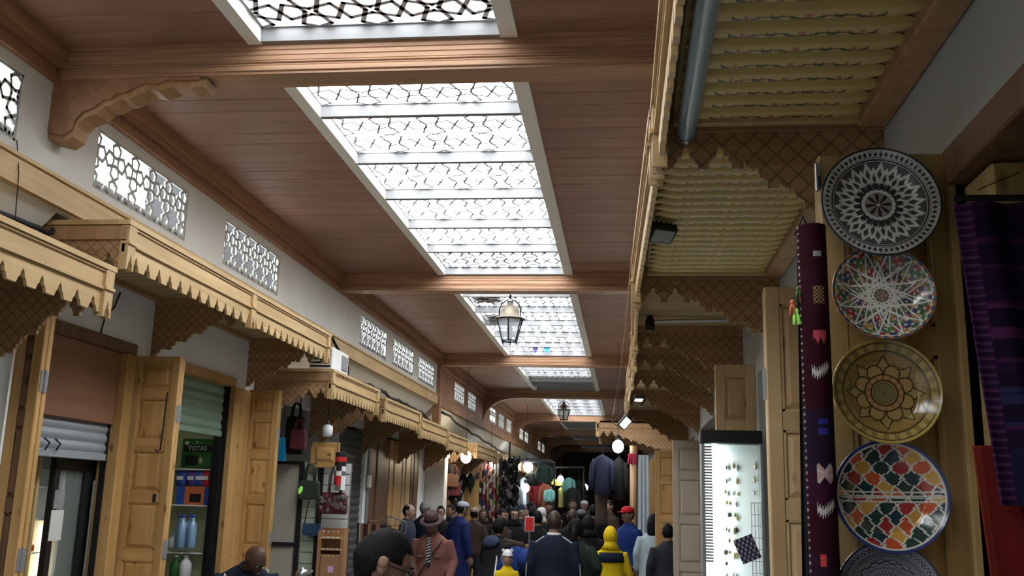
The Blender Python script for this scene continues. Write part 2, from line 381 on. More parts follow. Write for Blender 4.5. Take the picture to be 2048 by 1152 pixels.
# skylights
def sk_lat(w,l,bw):
    me=fret(w,l,.33,bw,.012,lambda a,b,k:(a,b,k)).mesh('lattice_panel'); me.materials.append(M['lattice_metal']); return me
cache={}
for n,(b0,b1) in enumerate(zip(BEAMS[:-1],BEAMS[1:])):
    y0,y1=b0+.19,b1; root=thing('window_%d'%(n+1),None,None,((SKX0+SKX1)/2,(y0+y1)/2,EYE+2.41),kind='structure')
    zf=EYE+2.41; zt=zf+.09
    for x0,x1 in ((FX0,SKX0),(SKX1,FX1)):
        MB().box(x0,x1,y0,y1,zf,zf+.13).build('frame_board','white_paint',root)
    MB().box(SKX0,SKX1,y1-.03,y1,zf+.005,zf+.2).build('end_board','bar_grey',root); MB().box(SKX0,SKX1,y0,y0+.03,zf+.005,zf+.2).build('end_board','white_paint',root)
    st=.882; nb_=int(round((y1-y0)/.9)); st=(y1-y0)/nb_
    if b0>4 and b0<5: ybars=[2.41*q for q in (2.400,2.773,3.136,3.502,3.869)]
    elif b0>10 and b0<11: ybars=[2.41*q for q in (4.78,5.195,5.60,6.011,6.42)]
    else: ybars=[y0+st*i for i in range(1,nb_)]
    for yb in ybars: MB().box(SKX0,SKX1,yb,yb+.045,zf+.006,zf+.10).build('cross_bar','bar_grey',root)
    ed=[y0+.03]+[v for yb in ybars for v in (yb,yb+.045)]+[y1-.03]
    for a,b in zip(ed[::2],ed[1::2]):
        bw=.027 if b0<4 else (.02 if b0>10 else (.0125 if b<9.4 else .018)); key=(round(b-a,2),bw)
        if key not in cache: cache[key]=sk_lat(SKX1-SKX0,b-a,bw)
        link('lattice_panel',cache[key],root,(SKX0-root.location.x,a-root.location.y,zt-zf))
# beams
for n,b in enumerate(BEAMS):
    zb=EYE+2.235; root=thing('trim_%d'%(10+n),None,None,(-1.2,b,zb),kind='structure')
    MB().box(XU,XR,b+.006,b+.19,zb+.004,ZC+.05).build('beam_core','beam_wood',root)
    z=ZC+.01
    for hh,dp in ((.034,.0),(.030,0),(.030,0),(.032,0),(.013,-.004),(.016,.002),(.032,-.004)):
        mb=MB(); mb.rbox(XU+.02,XR,b+dp,b+.02,z-hh+.0015,z,.004); mb.build('beam_board','beam_wood',root); z-=hh
    if 4<b<5:
        # scrolled corbel at each side
        for side in (-1,1):
            xw=XU if side<0 else XR
            P=[(0,zb+.10),(.86,zb+.02),(.90,zb-.01),(.88,zb-.05),(.80,zb-.055),(.70,zb-.045),(.62,zb-.075),(.56,zb-.06),(.50,zb-.09),(.45,zb-.115),(.40,zb-.12),(.36,zb-.15),(.31,zb-.16),(.27,zb-.20),(.20,zb-.225),(.16,zb-.27),(.145,zb-.33),(.09,zb-.365),(0,zb-.34)]
            if side>0: P=[(p[0]*.6,p[1]) for p in P]
            mb=MB(); mb.prism(P,lambda p,q,k:(xw-side*p,b+.03+k,q),.13); mb.build('corbel','bracket_plain',root)
            Q=[(p[0]*.9+.02,p[1]+.03) for p in P]
            mb=MB(); mb.prism(P,lambda p,q,k:(xw-side*p*.97,b+.015+k,q+.035),.16); mb.build('corbel_cheek','cornice_wood',root)
    elif b>20:
        mb=MB()
        for side in (-1,1):
            xw=XU if side<0 else XR; R=.75
            P=[(0,zb+.02),(R,zb+.02)]+[(R-R*math.sin(t*math.pi/20), zb+.0-R*.75+R*.75*math.cos(t*math.pi/20)) for t in range(0,11)]
            mb.prism(P,lambda p,q,k:(xw-side*p,b+.0+k,q),.19)
        mb.build('arch_haunch','cornice_wood',root)
# clerestory fretwork panels
cl={}
for i,(a,b) in enumerate(WIN):
    w=b-a; key=round(w,2)
    if key not in cl:
        mb=fret(w,ZW1-ZW0,.24,.020,.012,lambda p,q,k:(k,p,q),ang=58,frame=.03); cl[key]=mb.mesh('lattice_panel'); cl[key].materials.append(M['lattice_white'])
    root=thing('window_%d'%(20+i),None,None,(XU-.012,(a+b)/2,ZW0),kind='structure')
    link('lattice_panel',cl[key],root,(0,a-(a+b)/2,0))
# ------------------------------------------------------------------ shop canopies
def arch_row(zb,zw,D,n_front=2,x0=.06,w=.085,foot=.036,rise=.085):
    """lower edge of a carved side bracket, from the front (0) to the wall (D)"""
    P=[(0,zb),(x0,zb)]; x=x0; z=zb
    total=max(3,int(round((D-x0)/(w+foot)))); w=(D-x0)/total-foot
    for i in range(total):
        t=max(0,(i+1-n_front))/max(1,total-n_front); z1=zb+(zw-zb)*t
        zt=(z+z1)/2+rise*(1 if i<n_front else .45); m=x+w/2; lo=lambda f:(z+(z1-z)*f)
        P+= [(x,z+.02),(x+w*.1,z+.03),(x+w*.16,max(lo(.16)+.02,zt-rise*.5)),(x+w*.34,max(lo(.3)+.02,zt-rise*.42)),(x+w*.37,zt-rise*.12),(m,zt),(x+w*.63,zt-rise*.12),(x+w*.66,max(lo(.7)+.02,zt-rise*.42)),(x+w*.84,max(z1+.03,zt-rise*.5)),(x+w*.9,z1+.03),(x+w,z1+.02),(x+w,z1),(x+w+foot,z1)]
        x=x+w+foot; z=z1
    P[-1]=(D,P[-1][1])
    return P
def canopy(label,side,xw,xf0,xf1,y0,y1,ztop,brackets,mids=(),tooth=.142,zw=-.25,soff=.09,soffit='slats',h_f=.105,h_v=.13,wm='canopy_wood',pm='canopy_post',smat='soffit_wood',nback=None,group='carved wooden shop canopies'):
    """side -1: wall on the left, street to +x ; +1: mirrored"""
    root=thing('shop_canopy',label,'canopy',((xf0+xf1)/2,(y0+y1)/2,ztop-.3),group=group)
    L=math.hypot(xf1-xf0,y1-y0); ux,uy=(xf1-xf0)/L,(y1-y0)/L; nx=-side
    def F(s,z,k): return (xf0+ux*s-nx*k, y0+uy*s, z)
    def strip(name,s0,s1,z0,z1,k0,k1,mt=wm):
        mb=MB(); mb.prism([(s0,z0),(s1,z0),(s1,z1),(s0,z1)],lambda a,b,k:F(a,b,k0+k),k1-k0); return mb.build(name,mt,root)
    zm=ztop-.03-h_f
    strip('fascia',0,L,zm,ztop-.02,0,.028); strip('top_moulding',-.012,L+.012,ztop-.028,ztop,-.02,.05); strip('top_bead',-.006,L+.006,ztop-.042,ztop-.03,-.01,.03)
    strip('lower_moulding',0,L,zm-.006,zm+.008,-.012,.02)
    nt_=max(2,int(L/tooth)); tw=L/nt_; P=[(0,zm),(0,zm-.40*h_v)]
    for i in range(nt_):
        for a,b in ((.09,.56),(.13,.74),(.2,.78),(.28,1),(.72,1),(.8,.78),(.87,.74),(.91,.56),(1,.40)): P.append((tw*(i+a),zm-b*h_v))
    P.append((L,zm)); mb=MB(); mb.prism(P,lambda a,b,k:F(a,b,.004+k),.018); mb.build('valance',wm,root)
    zb=zm-h_v-.022
    for s in [0]+[m-y0 for m in mids]+[L-.085]:
        Q=[(s,ztop-.03),(s,zb),(s+.014,zb),(s+.018,zb+.03),(s+.03,zb+.05),(s+.036,zb+.075),(s+.0425,zb+.095),(s+.049,zb+.075),(s+.055,zb+.05),(s+.067,zb+.03),(s+.071,zb),(s+.085,zb),(s+.085,ztop-.03)]
        mb=MB(); mb.prism(Q,lambda a,b,k:F(a,b,-.016+k),.05); mb.build('corner_post',pm,root)
        strip('post_band',s-.004,s+.089,zm-.004,zm+.012,-.026,.03)
    for yb in brackets:
        t=(yb-y0)/(y1-y0); xf=xf0+(xf1-xf0)*t; D=abs(xf-xw)
        P=arch_row(zb+.01,ztop+zw-.2 if False else EYE+zw,D)
        P=P+[(D,ztop-.03),(0,ztop-.03)]
        mb=MB(); mb.prism(P,lambda a,b,k:(xf-nx*a, yb+k-.0, b),.025); mb.build('side_bracket','shaded_pine',root)
        mb=MB(); mb.prism([(0,ztop-.035),(D,ztop-.035),(D,zm+.02),(0,zm+.02)],lambda a,b,k:(xf-nx*a,yb-.014+k,b),.016); mb.build('bracket_fascia',wm if yb==y0 else 'bracket_plain',root)
        mb=MB(); mb.prism([(0,ztop-.028),(D,ztop-.028),(D,ztop),(0,ztop)],lambda a,b,k:(xf-nx*a,yb-.02+k,b),.05); mb.build('bracket_moulding',wm,root)
    mb=MB(); mb.prism([(xf0,y0),(xf1,y1),(xw,y1),(xw,y0)],lambda a,b,k:(a,b,ztop-.03+k),.03); mb.build('top_board',wm,root)
    zs=ztop-.045
    if soffit=='slats':
        y=y0+.03; xa,xb=sorted((xw+side*-.0,xf0+side*.03))
        me=MB().rbox(xa-root.location.x,xb-root.location.x,0,soff-.012,0,.014,.004).mesh('soffit_slat'); me.materials.append(M[smat])
        while y<y1-.05:
            link('soffit_slat',me,root,(0,y-root.location.y,zs-.012-root.location.z)); y+=soff
    # wall plate under the canopy back edge
    mb=MB(); xa,xb=sorted((xw,xw-side*.05)); mb.box(xa,xb,y0,y1,zs-.045,zs-.005); mb.build('wall_plate','bracket_plain',root)
    return root
XF=-2.81
canopy('nearest low carved canopy at the left edge, cut off by the frame',-1,XL,XF,XF,1.2,4.92,EYE+1.19,[2.9,4.88],zw=.50,tooth=.15)
canopy('long two-part carved canopy above the green shutter shop',-1,XL,XF,XF,5.02,8.9,EYE+1.495,[5.03,6.93,8.84],mids=(6.90,),zw=.98)
canopy('carved canopy with the air conditioner standing on its top',-1,XL,XF,XF,9.04,10.86,EYE+1.18,[9.05,10.80],zw=.62,tooth=.11)
canopy('carved canopy next beyond the air conditioner canopy',-1,XL,XF,XF,11.15,13.2,EYE+1.13,[11.16,13.14],zw=.55,tooth=.11)
canopy('short carved canopy between wooden shutters and white pillar',-1,XL,XF,XF,13.26,15.35,EYE+1.07,[15.28],zw=.5,tooth=.11)
canopy('carved canopy just left of the bright hanging bulb',-1,XL,XF,XF,15.42,17.35,EYE+1.02,[17.3],zw=.45,tooth=.11)
canopy('far carved canopy above the leather bags',-1,XL,XF,XF,18.4,21.4,EYE+1.02,[18.41,19.8,21.3],zw=.4,tooth=.13)
canopy('far carved canopy above the slipper display',-1,XL,XF,XF,22.4,26.4,EYE+1.02,[22.41,24.4,26.3],zw=.4,tooth=.16)
canopy('distant carved canopy above the jackets',-1,XL,XF,XF,27.4,31.4,EYE+1.02,[27.41,31.3],zw=.4,tooth=.2)
# right side
ZR=EYE+1.36
canopy('nearest right canopy with painted wavy soffit boards',1,XR,.125,.105,.4,3.22,ZR,[.42,3.20],soffit='none',zw=.84,h_f=.10,h_v=.10,tooth=.1)
canopy('right canopy with floodlight, behind the top plate',1,XR,.10,.05,3.26,5.5,ZR,[5.47],soffit='none',zw=.88,h_f=.10,h_v=.10,tooth=.1)
canopy('third right carved canopy above the tall folded doors',1,XR,.055,.06,5.55,7.3,ZR,[7.27],zw=.86,h_f=.10,h_v=.10,tooth=.1)
canopy('fourth right carved canopy over the lit jewellery case',1,XR,.06,.065,7.34,8.4,ZR,[8.37],zw=.86,h_f=.10,h_v=.10,tooth=.1)
canopy('fifth right carved canopy in shadow',1,XR,.065,.05,8.44,9.8,ZR,[9.77],zw=.86,h_f=.10,h_v=.10,tooth=.1)
canopy('right canopy lit by the tilted floodlight',1,XR,.04,.02,9.85,11.6,ZR,[11.57],zw=.8,h_f=.10,h_v=.10,tooth=.1)
canopy('far right canopy with pale green lit soffit',1,XR,.02,.0,11.65,13.8,ZR-.04,[13.77],zw=.7,h_f=.10,h_v=.10,tooth=.1)
canopy('farthest right canopy above the hanging navy jacket',1,XR,-.45,-.45,15.6,17.6,ZR-.10,[15.62,17.57],zw=.7,h_f=.10,h_v=.10,tooth=.1)
# ------------------------------------------------------------------ folding doors
def rect(px0,py0,px1,py1,Y):
    a=at_y(px0,py0,Y); b=at_y(px1,py1,Y); return min(a.x,b.x),max(a.x,b.x),min(a.z,b.z),max(a.z,b.z)
def raised(mb,x0,x1,z0,z1,yf,dp):
    """raised-and-fielded panel on the face y=yf (towards -y)"""
    b=.028
    v=[(x0,yf,z0),(x1,yf,z0),(x1,yf,z1),(x0,yf,z1),(x0+b,yf-dp,z0+b),(x1-b,yf-dp,z0+b),(x1-b,yf-dp,z1-b),(x0+b,yf-dp,z1-b)]
    mb.add(v,[(4,5,6,7),(0,1,5,4),(1,2,6,5),(2,3,7,6),(3,0,4,7),(3,2,1,0)])
def folding_door(label,yd,xw,xt,ztop,mt='door_wood',rail='door_rail',fr=(0,.09,.24,.42,.60,.80,1),z0=.02,th=.042,hinges=True,group='folded pine shop doors'):
    x0,x1=sorted((xw,xt)); sgn=1 if xt>xw else -1
    root=thing('folding_door',label,'door',((x0+x1)/2,yd+th,z0),group=group)
    for n,(ya,xs) in enumerate(((yd,0),(yd+th+.012,-.004*sgn))):
        st=.06; a,b=x0+xs,x1+xs
        lf=MB().rbox(a,a+st,ya,ya+th,z0,ztop,.004).rbox(b-st,b,ya,ya+th,z0,ztop,.004).build('stiles',mt,root)
        H=ztop-z0; zz=[ztop-f*H for f in fr]; rw=.075
        for i,z in enumerate(zz):
            za,zb=(z-rw,z) if i==0 else ((z,z+rw*1.4) if i==len(zz)-1 else (z-rw/2,z+rw/2))
            MB().box(a+st,b-st,ya+.001,ya+th-.001,za,zb).build('rail',rail,root)
        for i in range(len(zz)-1):
            zb=zz[i]-(rw if i==0 else rw/2); za=zz[i+1]+(rw*1.4 if i==len(zz)-2 else rw/2)
            mb=MB(); mb.box(a+st,b-st,ya+.016,ya+th-.014,za,zb); raised(mb,a+st+.008,b-st-.008,za+.008,zb-.008,ya+.016,.012)
            p=mb.build('panel',mt,root)
            if n==0:
                mo=MB()
                for q in ((a+st,a+st+.01,za,zb),(b-st-.01,b-st,za,zb),(a+st,b-st,za,za+.01),(a+st,b-st,zb-.01,zb)): mo.box(q[0],q[1],ya+.004,ya+.016,q[2],q[3])
                mo.build('bead',rail,p)
    xe=x1 if sgn>0 else x0
    if hinges:
        for f in (.16,.47,.84):
            z=z0+(ztop-z0)*f; mb=MB(); e=xe+.003*sgn
            mb.box(min(xe,e),max(xe,e),yd+.012,yd+th*2,z-.06,z+.06); mb.tube([(e,yd+th+.006,z-.065),(e,yd+th+.006,z+.065)],.007,8); mb.build('hinge','grey_metal',root)
    return root
ZD=EYE+.955
d=folding_door('leftmost folded pine door, seen edge-on at the frame edge',5.08,-3.43,-3.265,EYE+1.0,mt='dark_wood',rail='dark_wood')  # pine door; dark panels and rails put the face's shadow into the colour
for ch in d.children:
    if ch.name.startswith('stiles'): ch.data.materials[0]=M['door_wood']
folding_door('wide pine door with an iron hook, beside the shutter with bags of sweets',6.72,XL,-3.235,ZD,fr=(0,.105,.25,.39,.545,.70,.86,1))
folding_door('knotty pine door behind the bald seated man',8.93,XL,-3.275,ZD,fr=(0,.1,.235,.395,.57,.78,1))
hk=MB().tube([(-3.30,6.70,2.34),(-3.305,6.70,2.1),(-3.31,6.70,1.93),(-3.33,6.695,1.915),(-3.345,6.69,1.93)],.006,6).build('door_hook','dark_metal'); tag(hk,'long iron hook hanging on the pine door','hook')
lk=MB().rbox(-3.335,-3.315,6.705,6.722,1.56,1.62,.003).build('door_lock','dark_metal'); tag(lk,'small dark lock plate on the wide pine door','lock')
struct(MB().box(XL,-3.435,4.7,5.07,0,2.62).build('trim_59','plaster_low'))
# jambs / lintels of the left shops
def trimpiece(n,x0,x1,y0,y1,z0,z1,mt): struct(MB().rbox(x0,x1,y0,y1,z0,z1,.006).build('trim_%d'%n,mt))
trimpiece(60,XL-.12,XL+.02,5.50,6.70,EYE+.955,EYE+1.035,'dark_wood'); trimpiece(61,XL-.12,XL+.03,6.56,6.69,0,EYE+.955,'door_wood'); trimpiece(62,XL-.12,XL+.02,5.44,5.56,0,EYE+.955,'dark_wood')
trimpiece(63,XL-.12,XL+.03,7.36,8.55,EYE+.94,EYE+1.02,'door_wood'); trimpiece(64,XL-.13,XL+.03,8.545,8.92,0,EYE+.94,'door_wood'); trimpiece(65,XL-.12,XL+.03,7.34,7.46,0,EYE+.94,'door_wood')
# shop 1: plywood panel, grey roller shutter, glass door, showcase
pw=MB().rbox(XL-.06,XL-.03,5.605,6.555,EYE+.44,EYE+.955,.004).build('plywood_panel','plywood'); tag(pw,'reddish plywood panel above the grey roller shutter','panel')
def shutter(label,x,y0,y1,z0,z1,sl,mt,curve=.012,guides=True):
    root=thing('roller_shutter',label,'shutter',(x,(y0+y1)/2,z0))
    n=max(1,int(round((z1-z0)/sl))); h=(z1-z0)/n
    P=[(0,0)]+[(curve*math.sin(math.pi*t/6),h*.92*t/6+h*.02) for t in range(7)]+[(0,h),( -.006,h),(-.006,0)]
    mb=MB(); mb.prism(P,lambda a,b,k:(a,k,b),y1-y0); me=mb.mesh('slat'); me.materials.append(M[mt])
    for i in range(n): link('slat',me,root,(0,y0-(y0+y1)/2,i*h))
    MB().rbox(x-.012,x+.02,y0,y1,z0-.05,z0,.004).build('bottom_rail',mt,root)
    if guides: MB().box(x-.02,x+.022,y0-.03,y0,z0-1.2,z1).build('guide','dark_metal',root); MB().box(x-.02,x+.022,y1,y1+.03,z0-1.2,z1).build('guide','dark_metal',root)
    return root
plain('shutter_grey',(.34,.37,.40),.5,metal=.2,var=.1); plain('shutter_green',(.22,.33,.25),.5,metal=.1,var=.12); plain('shutter_dark',(.075,.075,.08),.55,metal=.2,var=.15)
sh=shutter('half-open grey roller shutter under the plywood panel',XL-.07,5.60,6.55,EYE+.235,EYE+.44,.065,'shutter_grey')
for q in (5.80,5.92): MB().tube([(XL-.06,q,EYE+.30),(XL-.02,q,EYE+.27),(XL-.04,q-.01,EYE+.225)],.006,6).build('handle','dark_metal',sh)
# shop 1 glass door with posters
gd=thing('glass_door','dark-framed glass door with paper notices in the leftmost shop','door',(XL-.2,6.2,0))
mb=MB(); xg=XL-.16
mb.box(xg-.02,xg+.02,6.10,6.16,0,EYE+.19); mb.box(xg-.02,xg+.02,6.46,6.62,0,EYE+.19); mb.box(xg-.02,xg+.02,6.16,6.46,EYE+.11,EYE+.19); mb.box(xg-.02,xg+.02,6.16,6.46,0,.12); mb.build('frame','black',gd)
glass('pane_glass',(.35,.4,.38),.25); MB().box(xg-.004,xg+.004,6.16,6.46,.12,EYE+.11).build('pane','pane_glass',gd)
MB().tube([(xg+.05,6.54,EYE-.75),(xg+.05,6.54,EYE+.05)],.01,8).build('pull_bar','steel',gd)
plain('paper',(.62,.64,.58),.8,var=.06); plain('paper_grey',(.25,.26,.26),.8,var=.5,scale=30)
for i,(y0,y1,z0,z1,mt) in enumerate(((6.12,6.235,EYE-.14,EYE-.02,'paper_grey'),(6.105,6.25,EYE-.345,EYE-.15,'paper'))):
    o=MB().box(xg+.021,xg+.024,y0,y1,z0,z1).build('notice',mt); tag(o,('grey photo notice on the glass door','pale timetable sheet below the grey notice on the glass door')[i],'notice')
# showcase with lit shelves
sc=thing('showcase','lit glass showcase with shelves inside the leftmost shop','showcase',(XL-.4,5.75,0))
emit('cool_tube',(.85,1,.95),9); emit('warm_tube',(1,.86,.45),7)
MB().box(XL-.85,XL-.2,6.30,6.33,.3,EYE+.24).build('back','white_paint',sc)
for i,z in enumerate((EYE-.62,EYE-.42,EYE-.21,EYE-.0,EYE+.11)): MB().box(XL-.85,XL-.22,5.85,6.30,z-.008,z).build('shelf','white_paint',sc)
MB().box(XL-.24,XL-.21,6.02,6.05,.3,EYE+.22).build('corner_post','canopy_post',sc)
MB().tube([(XL-.75,6.27,EYE-.60),(XL-.75,6.27,EYE+.2)],.012,8).build('light_tube','cool_tube',sc); MB().tube([(XL-.30,6.27,EYE-.7),(XL-.30,6.27,EYE-.25)],.012,8).build('light_tube','warm_tube',sc)
plain('pk_blue',(.04,.10,.42),.3); plain('pk_red',(.55,.03,.03),.35); plain('pk_orange',(.62,.16,.06),.45); plain('pk_green',(.03,.13,.035),.45); plain('pk_white',(.75,.77,.78),.4); plain('pk_purple',(.10,.06,.25),.4); plain('pk_yellow',(.75,.62,.05),.4); plain('pk_black',(.02,.02,.02),.4); plain('pk_cyan',(.02,.38,.72),.5)
def bottle(loc,h,r,mt,label,group=None,cap='pk_white'):
    t=thing('bottle',label,'bottle',loc,group=group)
    MB().lathe([(r*.9,0),(r,.02*h),(r,.6*h),(r*.75,.74*h),(r*.35,.84*h),(r*.35,.92*h)],14).build('body',mt,t,True,True)
    MB().lathe([(r*.42,.91*h),(r*.42,h),(r*.3,h)],12).build('cap',cap,t,True,True); return t
bottle((XL-.40,6.06,EYE-.42),.15,.035,'pk_blue','blue bottle on the lower shelf of the lit showcase')
bottle((XL-.36,6.10,EYE-.21),.14,.03,'pk_blue','dark blue bottle on the middle shelf of the lit showcase',cap='pk_red')
bottle((XL-.5,6.08,EYE-.21),.15,.035,'pk_red','red bottle on the middle shelf of the lit showcase')
bottle((XL-.45,6.10,EYE-.0),.10,.035,'pk_white','small white jar on the upper shelf of the lit showcase')
def carton(label,x0,x1,y0,y1,z0,z1,mt,name='carton',group=None,flap=True):
    t=thing(name,label,'box',((x0+x1)/2,(y0+y1)/2,z0),group=group)
    MB().rbox(x0,x1,y0,y1,z0,z1,.006).build('body',mt,t)
    if flap: MB().box(x0+.004,x1-.004,y0+.004,y1-.004,z1,z1+.004).build('lid',mt,t)
    return t
carton('red and white box at the foot of the lit showcase',XL-.6,XL-.3,5.95,6.2,EYE-.618,EYE-.50,'pk_white')
carton('flat red tray on the lowest shelf of the lit showcase',XL-.5,XL-.28,5.9,6.2,EYE-.418,EYE-.38,'pk_red')
# shop 2: green roller shutter, snacks on shelves facing the street
shutter('raised green roller shutter above the snack shelves',XL-.07,7.46,8.50,EYE+.53,EYE+.935,.083,'shutter_green')
emit('shop_tube',(.95,1,.72),5)
t=thing('strip_light','fluorescent tube inside the snack shop','lamp',(XL-.5,7.9,EYE+.75)); MB().tube([(XL-.5,7.6,EYE+.75),(XL-.5,8.4,EYE+.75)],.014,8).build('tube','shop_tube',t); MB().box(XL-.53,XL-.47,7.55,8.45,EYE+.765,EYE+.80).build('housing','white_paint',t)
YS=8.62
plain('cream',(.66,.68,.42),.8)
sd=thing('snack_shelf','shelving with packets and bottles in the snack shop','shelf',(-3.9,YS+.1,0))
MB().box(-4.5,-3.60,YS+.2,YS+.23,0,EYE+1.0).build('back','cream',sd)
for py in (938,1010,1105): z=at_y(400,py,YS).z; MB().box(-4.4,-3.66,YS-.05,YS+.2,z-.012,z).build('shelf','white_paint',sd)
MB().box(XL-.14,XL-.02,8.535,8.54,0,EYE+.94).build('dark_reveal','black',sd)  # thin black sheet added on the jamb reveal to darken it
x0,x1,z0,z1=rect(366,877,424,936,YS)
g=carton('dark green tea box with white lettering on the top snack shelf',x0,x1,YS,YS+.15,z0,z1,'pk_green',flap=False)
def text(body,size,loc,mt,parent,rx=math.pi/2,rz=0):
    cu=bpy.data.curves.new('lettering','FONT'); cu.body=body; cu.size=size; cu.extrude=.0008; cu.align_x='CENTER'; cu.align_y='CENTER'
    ob=bpy.data.objects.new('lettering',cu); COL.objects.link(ob); bpy.context.view_layer.update()
    me=bpy.data.meshes.new_from_object(ob.evaluated_get(bpy.context.evaluated_depsgraph_get())); bpy.data.objects.remove(ob)
    me.materials.clear(); me.materials.append(M[mt]); o=link('lettering',me,parent); o.rotation_euler=(rx,0,rz)
    o.location=Vector(loc)-Vector(parent.location); return o
cx=(x0+x1)/2; hz=z1-z0
text('TOTAS',hz*.22,(cx,YS-.006,z0+hz*.66),'pk_white',g); text('S',hz*.13,(cx-.012,YS-.004,z0+hz*.87),'pk_white',g); MB().tube([(cx+.004+.006*k,YS-.003,z0+hz*.855+.005*(k%2)) for k in range(9)],.0016,5).build('script_line','pk_white',g)
MB().box(x0+.02,x1-.02,YS-.003,YS,z0+hz*.55,z0+hz*.78).build('label_band','pk_black',g)
MB().rbox(x0+.04,cx+.01,YS-.004,YS,z0+.02,z0+hz*.42,.004).build('picture','pk_black',g); MB().ell((cx+.035,YS-.001,z0+hz*.25),.018,.006,.032).build('picture','soffit_wood',g)
MB().lathe([(.018,0),(.018,.01),(.012,.02)],10,(x0+.05,YS-.004,z0+hz*.84),Matrix.Rotation(math.pi/2,3,'X')).build('emblem','pk_white',g)
x0,x1,z0,z1=rect(357,973,416,1012,YS)
ob=carton('orange and blue biscuit carton with a dark window',x0,x1,YS-.02,YS+.15,z0,z1,'pk_orange'); w=x1-x0
MB().box(x0-.002,x0+w*.25,YS-.024,YS-.018,z0,z1).build('blue_end','pk_blue',ob); MB().box(x1-w*.12,x1+.002,YS-.024,YS-.018,z0,z1).build('blue_end','pk_blue',ob)
MB().rbox(x0+w*.42,x0+w*.78,YS-.026,YS-.018,z0+.03,z1-.06,.004).build('window','pk_black',ob)
def packet(c,w,h,mt,label,group=None,rz=0):
    t=thing('snack_packet',label,'packet',c,rz,group=group); nx,nz=6,6; vs=[];fs=[]
    for s in (-1,1):
        for i in range(nx+1):
            for j in range(nz+1):
                u,v=i/nx,j/nz; vs.append(((u-.5)*w,s*.03*(math.sin(math.pi*u)*math.sin(math.pi*v))**.5,v*h))
    n=(nx+1)*(nz+1)
    for s in (0,1):
        for i in range(nx):
            for j in range(nz): a=s*n+i*(nz+1)+j; fs.append((a,a+1,a+nz+2,a+nz+1))
    mb=MB(); mb.add(vs,fs); mb.build('bag',mt,t,True,True)
    MB().box(-w*.3,w*.3,-.032,-.026,h*.4,h*.65).build('print','pk_white' if mt!='pk_white' else 'pk_red',t,False,True); return t
for i,(px,py,mt,lab) in enumerate(((362,938,'pk_blue','tall blue snack packet beside the wide pine door'),(383,940,'pk_purple','purple snack packet in the middle of the second shelf'),(400,941,'pk_blue','blue snack packet right of the purple one'),(412,942,'pk_red','red snack packet at the right end of the second shelf'))):
    p=at_y(px,972,YS); packet((p.x,YS-.01,p.z),.10,.135,mt,lab,'snack packets')
plain('pet_blue',(.30,.48,.72),.15,spec=.8)
for i,(px,) in enumerate(((358,),(368,),(378,),(388,))):
    p=at_y(px,1095,YS); bottle((p.x,YS-.02-(i%2)*.05,p.z),.29,.042,'pet_blue','pale blue water bottle, %s from the left in the pack'%('first','second','third','fourth')[i],'pack of water bottles',cap='pk_blue')
p=at_y(346,1095,YS); bottle((p.x,YS,p.z),.12,.05,'pk_white','short white jar beside the water bottles')
p=at_y(352,1145,YS); bottle((p.x,YS-.02,p.z-.05),.2,.05,'pk_green','green capped canister on the bottom snack shelf'); p=at_y(372,1145,YS); bottle((p.x,YS-.02,p.z-.05),.2,.055,'pk_white','white canister on the bottom snack shelf')
# shop 3 : display stand facing the street at y=9.8
YD=9.8
x0,x1,z0,z1=rect(536,921,594,1152,YD)
fb=thing('framed_board','beige board in a black frame beside the knotty door','board',((x0+x1)/2,YD,.1))
plain('board_beige',(.42,.40,.33),.9,var=.05)
MB().box(x0,x1,YD,YD+.03,.1,z1).build('board','board_beige',fb); zr=at_y(560,1088,YD).z
mb=MB(); mb.box(x1-.045,x1,YD-.025,YD+.01,.1,z1); mb.box(x0,x1-.045,YD-.025,YD+.01,z1-.035,z1); mb.box(x0,x1-.045,YD-.025,YD+.01,zr-.02,zr+.02); mb.box(x0,x0+.03,YD-.025,YD+.01,.1,z1); mb.build('frame','black',fb)
x0,x1,z0,z1=rect(596,925,688,1152,YD+.05)
plain('slat_green',(.47,.55,.42),.7,var=.05); plain('slat_white',(.60,.62,.60),.7,var=.05)
sw=thing('slatwall','pale green slatted display panel behind the handbags','display',((x0+x1)/2,YD+.08,.1))
z=z1; hs=.112; xm=at_y(636,1000,YD).x
mes={}
while z>.3:
    for nm,a,b,mt in (('slat',x0,xm-.03,'slat_green'),('slat',xm+.03,x1,'slat_white')):
        MB().rbox(a,b,YD+.04,YD+.055,z-hs+.008,z,.003).build(nm,mt,sw)
    z-=hs
MB().box(x0-.01,x1+.01,YD+.056,YD+.075,.1,z1).build('back_panel','grey_metal',sw); MB().box(xm-.022,xm+.022,YD+.025,YD+.06,.1,z1).build('upright','dark_metal',sw)
x0,x1,z0,z1=rect(622,884,676,936,YD-.05)
cb=thing('wooden_cabinet_door','small wooden panel door hung above the handbags','door',((x0+x1)/2,YD-.05,z0))
MB().rbox(x0,x1,YD-.05,YD-.02,z0,z1,.004).build('body','dark_wood',cb).data.materials[0]=M['door_wood']; mb=MB(); raised(mb,x0+.05,x1-.05,z0+.06,z1-.05,YD-.05,.014); mb.build('panel','door_rail',cb); MB().tube([(x0+.07,YD-.05,z0+.045),(x0+.07,YD-.065,z0+.045)],.008,8).build('knob','dark_metal',cb)
